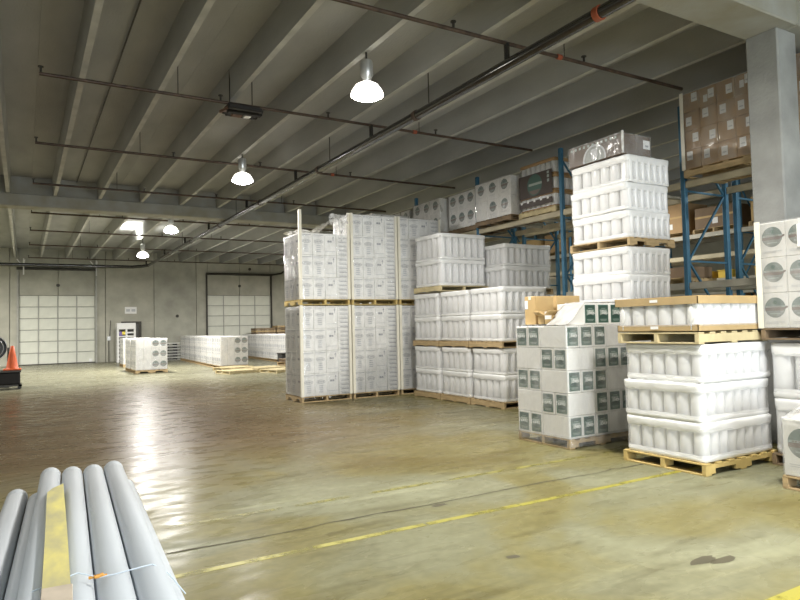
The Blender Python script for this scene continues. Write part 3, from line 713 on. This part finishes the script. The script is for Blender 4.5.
# film drawn over the partial top layer
n = 10; vs_ = []; rn = random.Random(9)
for a in range(n+1):
    for b in range(8):
        u = a/n; v = b/7; x = -bw/2-.01+u*(bw+.02)
        z = ztop+.012+.292*min(1, max(0, (u-.05)/.22))*min(1, max(0, (1.02-v)/.15))
        vs_.append((x, -bd/2-.012+v*.43, z+rn.uniform(-.004, .004)))
mb = MB(); mb.add(vs_, [(a*8+b, (a+1)*8+b, (a+1)*8+b+1, a*8+b+1) for a in range(n) for b in range(7)], 'film_smooth', True)
part('top_film', mb, t)
wrap_shell(t, bw-.01, bd-.01, PH, ztop, 'film_clear', 8, .012, 9)
rn = random.Random(4); mb = MB(); shell(mb, bw, bd, [.02, .06, .1, PH+.04], [.0, .018, .012, .014], 'film_clear', .012, .03, rn); part('film_skirt', mb, t)
def open_box(label, x, y, z, w, d, h, m, rz=0):
    b = thing('open_carton', label, 'box', (x, y, z), rz, 'open brown cartons')
    s = MB(); th = .006
    s.box(-w/2, w/2, -d/2, d/2, 0, th, m); s.box(-w/2, w/2, -d/2, -d/2+th, 0, h, m); s.box(-w/2, w/2, d/2-th, d/2, 0, h, m); s.box(-w/2, -w/2+th, -d/2, d/2, 0, h, m); s.box(w/2-th, w/2, -d/2, d/2, 0, h, m)
    part('box_body', s, b)
    for (px, py, ln, ax, sg_) in ((-w/2, 0, d, 'x', -1), (w/2, 0, d, 'x', 1), (0, -d/2, w, 'y', -1), (0, d/2, w, 'y', 1)):
        q = MB(); f = .13
        if ax == 'x': q.bar((px, 0, h), (px+sg_*f*.75, 0, h+f*.35), ln*.97, .005, m)
        else: q.bar((0, py, h), (0, py+sg_*f*.6, h+f*.5), ln*.97, .005, m)
        part('flap', q, b)
    part('packing_paper', MB().cbox(-w*.45, w*.1, -d*.52, -d*.46, h*.55, h+.05, 'label_white', .004), b)
    return b
zb = ztop+.022
open_box('small open brown carton at the front of the boxes on the green labelled stack', 6.10, 6.49, zb, .22, .12, .12, 'cardboard_tan')
def shut_box(label, x, y, w, d, h):
    b = thing('brown_carton', label, 'box', (x, y, zb), 0, 'brown cartons on the green labelled stack')
    part('carton', MB().cbox(-w/2, w/2, -d/2, d/2, 0, h, 'cardboard_tan', .006), b)
    part('tape', MB().box(-w/2-.002, w/2+.002, -.025, .025, h-.05, h+.002, 'corner_board'), b)
    part('paper_label', MB().box(-w/2-.003, -w/2-.0005, .04, .1, h*.55, h*.85, 'label_white'), b)
shut_box('brown carton at the far left corner of the green labelled stack', 6.22, 6.77, .34, .22, .39)
shut_box('brown carton beside the bottle tower on the green labelled stack', 6.72, 6.80, .46, .18, .40)

# ---- nearest bottle pallet with its cardboard capped half load
g = 'nearest bottle pallets'
jar_load('nearest big white bottle pallet, three wrapped layers on a yellow wooden pallet', g, 5.98, 4.14, 0, 1.30, 1.04, 3, .405, 8, 6, 'wood_yellow', 81, band=(.07, .105), jit=.022)
t = thing('capped_bottle_pallet', 'single layer of white bottles between brown cardboard trays on the nearest pallet', 'pallet load', (6.60, 4.68, 1.345))
add_pallet(t, 1.24, 1.04, 'wood_pale', 0, 'x', False)
tr = MB(); w, d = 1.24, 1.04; zb = PH+.004
tr.box(-w/2, w/2, -d/2, d/2, zb, zb+.008, 'cardboard_cap')
for a in ((-w/2, w/2, -d/2, -d/2+.008), (-w/2, w/2, d/2-.008, d/2), (-w/2, -w/2+.008, -d/2, d/2), (w/2-.008, w/2, -d/2, d/2)): tr.box(*a, zb, zb+.075, 'cardboard_cap')
tray = part('bottom_tray', tr, t)
lid = MB(); zl = zb+.375; w2, d2_ = 1.27, 1.07
lid.box(-w2/2, w2/2, -d2_/2, d2_/2, zl-.008, zl, 'cardboard_tan')
for a in ((-w2/2, w2/2, -d2_/2, -d2_/2+.008), (-w2/2, w2/2, d2_/2-.008, d2_/2), (-w2/2, -w2/2+.008, -d2_/2, d2_/2), (w2/2-.008, w2/2, -d2_/2, d2_/2)): lid.box(*a, zl-.085, zl-.008, 'cardboard_cap' )
lidp = part('top_lid', lid, t)
for zz, hx in ((zl-.055, d2_/2), (zb+.03, d/2)):
    q = MB().box(-w2/2-.003, -w2/2-.001, -.05, .05, zz, zz+.03, 'label_white'); part('paper_label', q, t if zz < .3 else t)
ly = part('bottle_layer', MB().box(-.44, .44, -.34, .34, zb+.01, zl-.02, 'core_white'), t)
me = jar_mesh(.078, .345); nx, ny = 8, 6
for i in range(nx):
    for e in (-1, 1): link('bottle', me, ly, (-.545+i*1.09/(nx-1), e*.44, zb+.01))
for j in range(1, ny-1):
    for e in (-1, 1): link('bottle', me, ly, (e*.535, -.44+j*.88/(ny-1), zb+.01)).scale = (1, 1.1, 1)
f = MB(); shell(f, 1.228, 1.03, [zb+.06, zb+.15, zb+.22, zl-.05], [.01, .0, .0, .01], 'film_load', .0004, .05, random.Random(5)); part('stretch_film', f, t)

# ---- round-logo cartons at the right edge
def logo_print(r, cv=.03, every=None):
    def fn(face, c, k, fw, ch):
        if every and not every(face, c, k): return None
        return ('logo%.3f_%.3f' % (r, cv), logo_polys(r, cv))
    return fn
g = 'round logo cartons at right'
RX, RY = 7.02, 2.95
t = jar_load('white film wrapped bottle pallet under the round logo cartons at the right edge', g, RX+.05, RY, 0, 1.05, 1.14, 2, .60, 6, 5, 'wood_dark', 90, band=(.1, .14))
carton_load('upper pallet of white cartons with round green logos at the right edge', g, RX, RY, 1.36, 1.12, 1.17, 3, 4, 3, .385, printer=logo_print(.11, .03), seed=91, pm='wood_dark', posts=((-1, 1),), notch=False, note=True)
t = carton_load('low white carton with a round green logo at the right frame edge', g, 6.15, 2.35, 0, .84, 1.12, 3, 3, 1, .52, printer=logo_print(.14, .05), seed=92, full_top=True)
n = 8; rn = random.Random(11); vs_ = []
for a in range(n+1):
    for b in range(n+1):
        u, v = a/n, b/n; e = min(u, v, 1-u, 1-v)
        vs_.append((-.42+.84*u, -.56+v*1.12, PH+.53+.30*min(1, e/.35)+rn.uniform(-.02, .02)))
mb = MB(); mb.add(vs_, [(a*(n+1)+b, (a+1)*(n+1)+b, (a+1)*(n+1)+b+1, a*(n+1)+b+1) for a in range(n) for b in range(n)], 'film_cloudy', True); part('film_hood', mb, t)


# ------------------------------------------------------------------ pallet racks
def rack(label, x0, x1, ys, H, levels, back_levels=None, bm='rack_beam', skipbay=None, footz=0):
    t = thing('pallet_rack', label, 'rack', ((x0+x1)/2, ys[0], 0))
    cx = (x0+x1)/2; y0 = ys[0]
    post = MB().cbox(-.04, .04, -.04, .04, 0, H, 'rack_blue', .008); [post.box(-.075, .075, -.06, .06, 0, .012, 'rack_blue')]
    pme = post.data('upright_post')
    for y in ys:
        for x in (x0, x1): link('upright_post', pme, t, (x-cx, y-y0, 0))
        z = .25; k = 0; dx = (x1-x0)/2-.04
        while z+1.15 < H:
            br = MB().bar((-dx, 0, z), (dx, 0, z), .03, .03, 'rack_blue'); part('horizontal_brace', br, t, (0, y-y0, 0))
            s = 1 if k % 2 == 0 else -1
            part('diagonal_brace', MB().bar((-dx*s, 0, z), (dx*s, 0, z+1.15), .03, .03, 'rack_blue'), t, (0, y-y0, 0)); z += 1.15; k += 1
    for bi in range(len(ys)-1):
        for z, m in levels:
            if skipbay and (bi, z) in skipbay: continue
            L = ys[bi+1]-ys[bi]-.08
            bme = cached(('beam', round(L, 2), m), lambda: MB().cbox(-.025, .025, 0, L, -.115, 0, m, .008).data('beam'))
            for x in (x0, x1): link('beam', bme, t, (x-cx, ys[bi]-y0+.04, z))
            for q in (.33, .66): part('deck_bar', MB().box(x0-cx+.02, x1-cx-.02, -.04, .04, -.05, -.004, 'rack_beam_grey'), t, (0, ys[bi]-y0+L*q, z))
    return t
YS = (1.05, 3.85, 6.62, 9.36, 12.11, 14.86, 17.6)
ZL = 3.85
rack('near blue pallet rack running behind the bottle stacks', 9.3, 10.4, YS, 5.1, ((ZL, 'rack_beam'), (2.2, 'rack_beam_grey')), skipbay={(3, 2.2), (4, 2.2), (5, 2.2)})
rack('blue pallet rack standing back to back behind the near one', 10.7, 11.8, YS[:5], 5.1, ((ZL, 'rack_beam'), (2.2, 'rack_beam_grey')), skipbay={(1, ZL), (2, ZL)})
rack('far blue pallet rack across the next aisle with brown boxes', 15.0, 16.1, (3.6, 6.4, 9.2, 12.0, 14.8, 17.6), 5.1, ((3.80, 'rack_beam_grey'), (3.25, 'rack_beam'), (2.62, 'rack_beam_grey'), (1.6, 'rack_beam')))
# brown boxes and yellow totes in the far rack
ORD = ('first', 'second', 'third', 'fourth', 'fifth', 'sixth', 'seventh', 'eighth', 'ninth', 'tenth', 'eleventh', 'twelfth', 'thirteenth', 'fourteenth')
tote = MB().cbox(-.28, .28, -.18, .18, 0, .02, 'yellow_guard', .004); tote.box(-.28, -.265, -.18, .18, .02, .2, 'yellow_guard').box(.265, .28, -.18, .18, .02, .2, 'yellow_guard').box(-.265, .265, -.18, -.165, .02, .2, 'yellow_guard').box(-.265, .265, .165, .18, .02, .2, 'yellow_guard')
tmd = tote.data('tote_body'); rmd = MB().box(-.30, .30, -.20, -.18, .18, .2, 'yellow_guard').box(-.30, .30, .18, .2, .18, .2, 'yellow_guard').box(-.30, -.28, -.18, .18, .18, .2, 'yellow_guard').box(.28, .30, -.18, .18, .18, .2, 'yellow_guard').data('tote_rim')
for i in range(12):
    y = (6.4, 9.2, 12.0)[i//4]+.45+(i % 4)*.62
    b = thing('yellow_tote', 'yellow plastic tote on the far rack, %s from its near end' % ORD[i], 'tote', (15.3, y, 2.62+.001), 0, 'yellow totes in the far rack')
    link('tote_body', tmd, b); link('rim', rmd, b)
k = 0
for bi, yb in enumerate((3.6, 6.4, 9.2, 12.0, 14.8)):
    for side in (0, 1):
        for zi, (z, h) in enumerate(((1.6, .85), (3.80, .95))):
            k += 1
            b = thing('brown_rack_box', 'brown crate on the far rack %s level, %s from its near end' % (('lower', 'upper')[zi], ORD[bi*2+side]), 'box', (15.55, yb+.73+side*1.31, z+.002), 0, 'brown boxes in the far rack')
            hh = h*(.7+.3*((k*7) % 5)/5)
            add_pallet(b, 1.0, 1.15, 'wood', 0, 'x'); part('crate', MB().cbox(-.45, .45, -.54, .54, PH, hh, ('cardboard', 'cardboard_dark', 'cardboard_tan')[k % 3], .01), b)
            part('tape', MB().box(-.453, -.45, -.54, .54, PH+(hh-PH)*.5, PH+(hh-PH)*.5+.05, 'cardboard_tan'), b); part('paper_label', MB().box(-.454, -.45, -.1, .05, PH+.1, PH+.25, 'label_white'), b)

# loads on the near rack, top level
g = 'loads on the near rack'
t = jar_load('brown banded bottle pallet with a green disc banner on the rack beam', g, 9.28, 9.53, ZL+.004, .82, 1.12, 3, .335, 5, 7, 'wood_pale', 95, band=(.03, .075), bmat='cardboard', along='y', film_m='film_clear', notch=False)
bn = MB()
BP = [(rect(-.5, -.22, .5, .27), 'print_dark'), (disc(-.02, .03, .225, 26), 'print_green'), (rect(-.2, .02, .2, .07), 'print_pale'), (half_disc(-.02, .03, .20, -.08), 'print_brown'), (rect(.36, .02, .42, .08), 'print_pale'), (rect(.36, .11, .42, .17), 'print_pale'), (rect(.36, .19, .42, .24), 'print_pale'), (rect(-.5, -.42, .5, -.30), 'print_dark')]
BP += [(rect(-.46+i*.2, -.33, -.40+i*.2, -.28), 'print_white') for i in range(5)]
for k, (pts, m) in enumerate(BP): bn.add([to3('-X', u, v, k*.0006) for u, v in pts], [list(range(len(pts)))], m)
part('printed_banner', bn, t, (-.425, 0, .62))
def rack_cartons(label, y0, d, seed, only=None, filmm='film_clear', xx=9.27):
    return carton_load(label, g, xx, y0, ZL+.004, .95, d, 3, 3, 2, .43, printer=logo_print(.115, .05, only), seed=seed, pm='wood_dark', filmm=filmm, notch=False, along='y', boards=True)
rack_cartons('white round logo carton pallet on the rack next to the brown banded bottles', 10.69, 1.28, 96, lambda f, c, k: f == '-X' and not (k == 0 and c == 0), xx=9.10)
rack_cartons('white round logo carton pallet with a bright glare on the rack, third along', 12.19, 1.12, 97, lambda f, c, k: f == '-X')
rack_cartons('grey wrapped carton pallet fourth along the rack', 13.45, 1.33, 98, lambda f, c, k: f == '-X', 'film_haze', 9.12)
rack_cartons('farthest wrapped carton pallet visible on the rack', 15.2, 1.3, 99, lambda f, c, k: f == '-X', 'film_haze')
def brown_print(face, c, k, fw, ch):
    if face != '-X': return None
    u = .06 if k % 2 else -.05; v = .06-.03*((c+k) % 3)
    P = [(rect(u-.05, v-.07, u+.05, v+.07), 'label_white'), (rect(u-.03, v-.03, u+.03, v-.01), 'print_light')]
    if k == 3 and c in (1, 3): P.append((rect(u-.13, v-.11, u-.06, v+.0), 'label_white'))
    return ('brown%d%d%.3f' % (c, k, fw), P)
carton_load('brown carton pallet in shiny film with many white labels beside the column', g, 9.10, 4.41, ZL+.004, 1.0, 2.06, 3, 7, 4, .305, cm='cardboard', pm='wood', printer=brown_print, seed=93, along='y', notch=False, posts=((-1, 1),), zbase=PH)
# items on the lower beam level, seen past the rack posts
for k, (y, m, lab) in enumerate(((4.1, 'cardboard_tan', 'tan carton on the lower rack level beside the column'), (7.0, 'cardboard_dark', 'dark carton on the lower rack level behind the bottle tower'))):
    b = thing('rack_carton', lab, 'box', (10.2, y+.5, 2.204)); add_pallet(b, .9, 1.0, 'wood', 0, 'x'); part('carton', MB().cbox(-.2, .4, -.45, .45, PH, .2+PH, m, .01), b)

# ------------------------------------------------------------------ far part of the hall
def far_print(face, c, k, fw, ch):
    if face == '-Y': return ('logof', logo_polys(.12, .02)) if c in (2, 3) else None
    return ('farside', [(rect(-.1, -.12, .1, -.08), 'print_light'), (rect(-.1, -.02, .1, .12), 'print_light')])
def far_load(label, group, x, y, seed, w=1.2, d=1.25, top=3):
    return carton_load(label, group, x, y, 0, w, d, 4, 4, top, .405, printer=far_print, seed=seed, filmm='film_clear', full_top=True, boards=True, pm='wood')
proto = far_load('front white carton pallet with round logos in the short row by the white rack', 'short row of far carton pallets', 3.74, 26.75, 101)
def clone(o, label, group, x, y, w=1.2, d=1.25):
    c = copy_tree(o); c.location = (x+w/2, y+d/2, 0); c['label'] = label; c['group'] = group; return c
clone(proto, 'second white carton pallet in the short row by the white rack', 'short row of far carton pallets', 3.72, 28.2)
clone(proto, 'third white carton pallet in the short row, nearest the white rack', 'short row of far carton pallets', 3.98, 32.3)
ordn = ('first', 'second', 'third', 'fourth', 'fifth', 'sixth', 'seventh')
for i in range(7):
    clone(proto, '%s white carton pallet from the front of the long far row' % ordn[i], 'long far row of carton pallets', 7.06+i*.07, 26.95+i*1.45)
for i in range(7):
    clone(proto, '%s white carton pallet from the front of the right far row by the tall stacks' % ordn[i], 'right far row of carton pallets', 10.55+i*.08, 27.3+i*1.42)

# white plastic pallets by the far wall
pp = MB()
pp.box(-.5, .5, -.45, .45, .11, .15, 'plastic_white').box(-.5, .5, -.45, .45, 0, .02, 'plastic_white')
for x in (-.46, 0, .46):
    for y in (-.4, 0, .4): pp.box(x-.04, x+.04, y-.05, y+.05, .02, .11, 'black_rubber')
pme = pp.data('plastic_pallet')
for i, w_ in enumerate(('lowest', 'second', 'third', 'fourth', 'fifth', 'topmost')):
    tag(link('plastic_pallet', pme, None, (7.45, 38.2, i*.162)), '%s white plastic pallet in the stack at the far wall' % w_, 'pallet', 'stack of plastic pallets')
# wooden pallets stacked by the far door
wp = single_pallet('wood').data('wooden_pallet'); wpd = single_pallet('wood_dark').data('wooden_pallet')
for s, (x, n) in enumerate(((12.55, 13), (13.9, 14))):
    for i in range(n):
        o = link('wooden_pallet', wp if i % 2 else wpd, None, (x+R.uniform(-.04, .04), 38.0+R.uniform(-.03, .03), i*.13))
        tag(o, '%s wooden pallet from the floor in the %s stack behind the right far row' % (ORD[i], ('shorter', 'taller')[s]), 'pallet', 'pallets in the %s wooden stack' % ('shorter', 'taller')[s])
# loose pallets on the floor
wpp = single_pallet('wood_pale', 1.25, 1.05).data('wooden_pallet')
for (x, y, z, rz, m, lab) in ((6.9, 23.9, 0, .25, wpp, 'pale wooden pallet lying flat in front of the long far row'), (8.35, 24.9, 0, .15, wpp, 'pale wooden pallet lying between two others on the floor'),
                              (9.7, 25.2, 0, .1, wpd, 'dark wooden pallet at the bottom of the low pile'), (9.72, 25.15, .13, .3, wp, 'brown wooden pallet skewed in the middle of the low pile'), (9.68, 25.1, .26, -.1, wpd, 'dark wooden pallet on top of the low pile'),
                              (7.35, 26.0, 0, .5, wpp, 'pale wooden pallet against the front of the long far row'), (8.35, 23.1, 0, .3, wpp, 'pale wooden pallet nearest the camera on the far floor')):
    tag(link('wooden_pallet', m, None, (x, y, z), rz), lab, 'pallet', 'loose wooden pallets on the floor')
bk = thing('black_bin', 'small black wheeled box behind the low pallet pile', 'bin', (9.85, 26.4, 0))
part('body', MB().cbox(-.4, .4, -.3, .3, .12, .52, 'black_rubber', .03), bk); part('lid', MB().cbox(-.43, .43, -.33, .33, .52, .58, 'dark_steel', .02), bk)
for sx in (-.3, .3): part('wheel', MB().cyl((sx, -.3, .08), (sx, .3, .08), .08, 'black_rubber', n=12), bk)

# white slatted rack before the personnel door
wr = thing('white_rack', 'tall white slatted metal rack standing before the dark personnel door', 'rack', (4.78, 37.6, 0))
for x in (-.42, 0, .42):
    for y in (-.25, .25): part('post', MB().box(x-.045, x+.045, y-.04, y+.04, 0, 2.1, 'white_paint'), wr)
part('top_panel', MB().cbox(-.47, .47, -.3, .3, 1.78, 2.12, 'white_paint', .02), wr)
part('back_panel', MB().box(-.42, .42, .2, .22, .1, 1.78, 'dark_door'), wr)
for i in range(8): part('slat', MB().box(-.42, .42, -.28, .24, .16+i*.2, .24+i*.2, 'white_paint'), wr)
part('sticker', MB().box(-.36, -.2, -.296, -.291, 1.42, 1.66, 'violet_sticker'), wr); part('sticker', MB().box(-.22, -.06, -.304, -.297, 1.5, 1.66, 'yellow_sticker'), wr)

# cart with cone and fan at the left edge
ct = thing('dark_cart', 'dark wheeled cart at the left edge carrying an orange cone', 'cart', (-.50, 22.6, 0))
part('bin', MB().cbox(-.5, .42, -.35, .35, .14, .50, 'soot', .03), ct); part('deck', MB().cbox(-.52, .44, -.37, .37, .50, .55, 'dark_steel', .01), ct)
part('base_frame', MB().box(-.5, .46, -.34, -.28, .08, .14, 'dark_steel').box(-.5, .46, .28, .34, .08, .14, 'dark_steel').box(.38, .46, -.34, .34, .08, .14, 'dark_steel'), ct)
for sx in (-.4, .4):
    for sy in (-.31, .31): part('wheel', MB().cyl((sx, sy-.02, .05), (sx, sy+.02, .05), .05, 'black_rubber', n=12), ct)
cn_ = thing('traffic_cone', 'orange traffic cone standing on the dark cart at the left edge', 'cone', (-.29, 22.6, .552))
part('base', MB().cbox(-.24, .24, -.2, .2, 0, .05, 'cone_orange', .02), cn_)
part('cone_body', MB().lathe([(.19, .045), (.16, .08), (.10, .42), (.045, .72), (.03, .73), (0, .73)], 'cone_orange', 18), cn_)
fn = thing('drum_fan', 'grey round drum fan at the left frame edge', 'fan', (-.83, 23.4, 0))
part('drum', MB().cyl((0, -.2, 1.22), (0, .2, 1.22), .40, 'fan_grey', n=28, caps=False).cyl((0, -.2, 1.22), (0, .2, 1.22), .385, 'fan_grey', n=28, caps=False), fn)
for r in (.39, .3, .2, .1):
    ring = MB(); n = 24; pts = [(r*math.cos(2*math.pi*i/n), -.2, 1.22+r*math.sin(2*math.pi*i/n)) for i in range(n+1)]; ring.tube(pts, .008, 'galv', 5); part('guard_ring', ring, fn)
for k in range(4):
    a = k*math.pi/2+.4; part('blade', MB().bar((.05*math.cos(a), 0, 1.22+.05*math.sin(a)), (.36*math.cos(a), .04, 1.22+.36*math.sin(a)), .14, .012, 'dark_steel'), fn)
part('rear_guard', MB().cyl((0, .17, 1.22), (0, .19, 1.22), .38, 'fan_grey', n=28), fn)
part('hub', MB().cyl((0, -.08, 1.22), (0, .12, 1.22), .07, 'dark_steel', n=12), fn)
for sx in (-.42, .42): part('stand_leg', MB().bar((sx, 0, .03), (sx, 0, 1.22), .05, .05, 'dark_steel'), fn)
part('stand_base', MB().box(-.45, .45, -.22, .22, 0, .04, 'dark_steel'), fn)

# ------------------------------------------------------------------ pipe bundles in the left foreground
PD = .108
def pipe_mesh(L):
    mb = MB(); r = PD/2*.985; n = 18
    # hollow pipe with a rounded end plug and a seam ring near its far end
    mb.lathe([(r*.72, L-.03), (r*.80, L-.002), (r*.93, L), (r, L-.02), (r, L-.10), (r*.965, L-.104), (r*.965, L-.110), (r, L-.114), (r, 0.0), (r*.86, 0.0), (r*.86, .15)], 'pipe_grey', n)
    mb.lathe([(r*.72, L-.03), (0, L-.03)], 'pipe_inside', n)
    v = [(x, z, y) for x, y, z in mb.v]; mb.v = v; mb.f = [f[::-1] for f in mb.f]
    return mb.data('pipe')
PME = {L: pipe_mesh(L) for L in (3.05, 2.98, 2.9)}
def bundle(label, loc_, rz, rows, ztop, twine=True):
    t = thing('pipe_bundle', label, 'pipes', loc_, rz, 'bundles of grey pipes')
    rn = random.Random(int(loc_[0]*100)+9)
    for k, (n, off) in enumerate(rows):
        z = ztop-k*PD*.87
        for i in range(n):
            L = 3.05 if k == 0 else rn.choice((3.05, 2.98, 2.9))
            link('pipe', PME[L], t, (off+(i-(n-1)/2)*PD, 0+(0 if k else rn.uniform(-.02, .03)), z))
    zb_ = ztop-(len(rows)-1)*PD*.87-PD/2
    for y in (.4, 2.5): part('timber_bearer', MB().cbox(-.36, .36, y-.05, y+.05, 0, zb_+.004, 'wood', .005), t)
    return t
rows = [(4, .0), (6, -.054), (5, -.054), (6, -.054), (5, -.054), (6, -.054), (5, -.054)]
BZ = .795
# axis direction: 3 degrees to the right of the hall axis
bx, by, rz = .135, 1.12, math.radians(-3)
bun = bundle('bundle of light grey plastic pipes in the left foreground under a yellow board', (bx, by, 0), rz, rows, BZ)
top = BZ+PD/2
tw_ = MB(); pts = [(-.27, 1.0, BZ-.05), (-.215, 1.06, BZ+.0), (-.168, 1.08, top+.001), (-.05, 1.10, top+.024), (.01, 1.08, top+.006), (.054, 1.09, top+.004), (.165, 1.12, top+.004), (.215, 1.12, BZ+.02), (.265, 1.10, BZ-.05)]
tw_.tube(pts, .0022, 'twine', 5); part('twine', tw_, bun)
part('twine_knot', MB().tube([(-.02, 1.09, top+.006), (.02, 1.085, top+.012), (-.005, 1.075, top+.010), (.03, 1.09, top+.006)], .005, 'tag_orange', 5), bun)
part('paper_tag', MB().cbox(-.235, -.20, 1.02, 1.07, BZ+.0, BZ+.035, 'yellow_sticker', .002), bun)
bundle('second bundle of light grey plastic pipes cut by the left frame edge', (-.70, .88, 0), rz, [(5, .03), (6, .03), (7, .03), (6, .03), (7, .03), (6, .03), (7, .03)], BZ-.0)
bd_ = thing('yellow_board', 'worn yellow painted timber board lying along the grey pipes', 'board', (.135, 1.12, top+.004), rz)
vs2 = []
q = MB()
prof = [(0.62, -.140, -.064), (0.95, -.142, -.068), (1.6, -.150, -.078), (2.2, -.160, -.09), (2.30, -.160, -.092)]
for y, a, b in prof: vs2 += [(a, y, 0), (b, y, 0), (b, y, .018), (a, y, .018)]
fs = []
for i in range(len(prof)-1):
    for j in range(4): fs.append((i*4+j, i*4+(j+1) % 4, (i+1)*4+(j+1) % 4, (i+1)*4+j))
fs += [(3, 2, 1, 0)]
e = len(vs2)
vs2 += [(-.14, 2.38, 0), (-.095, 2.46, 0), (-.095, 2.46, .018), (-.14, 2.38, .018)]
i0 = (len(prof)-1)*4
for j in range(4): fs.append((i0+j, i0+(j+1) % 4, e+(j+1) % 4, e+j))
fs.append((e, e+1, e+2, e+3))
q.add(vs2, fs, 'board_yellow'); part('plank', q, bd_)
part('bare_end', MB().cbox(-.144, -.064, .45, 1.02, -.0005, .0195, 'board_bare', .002), bd_)
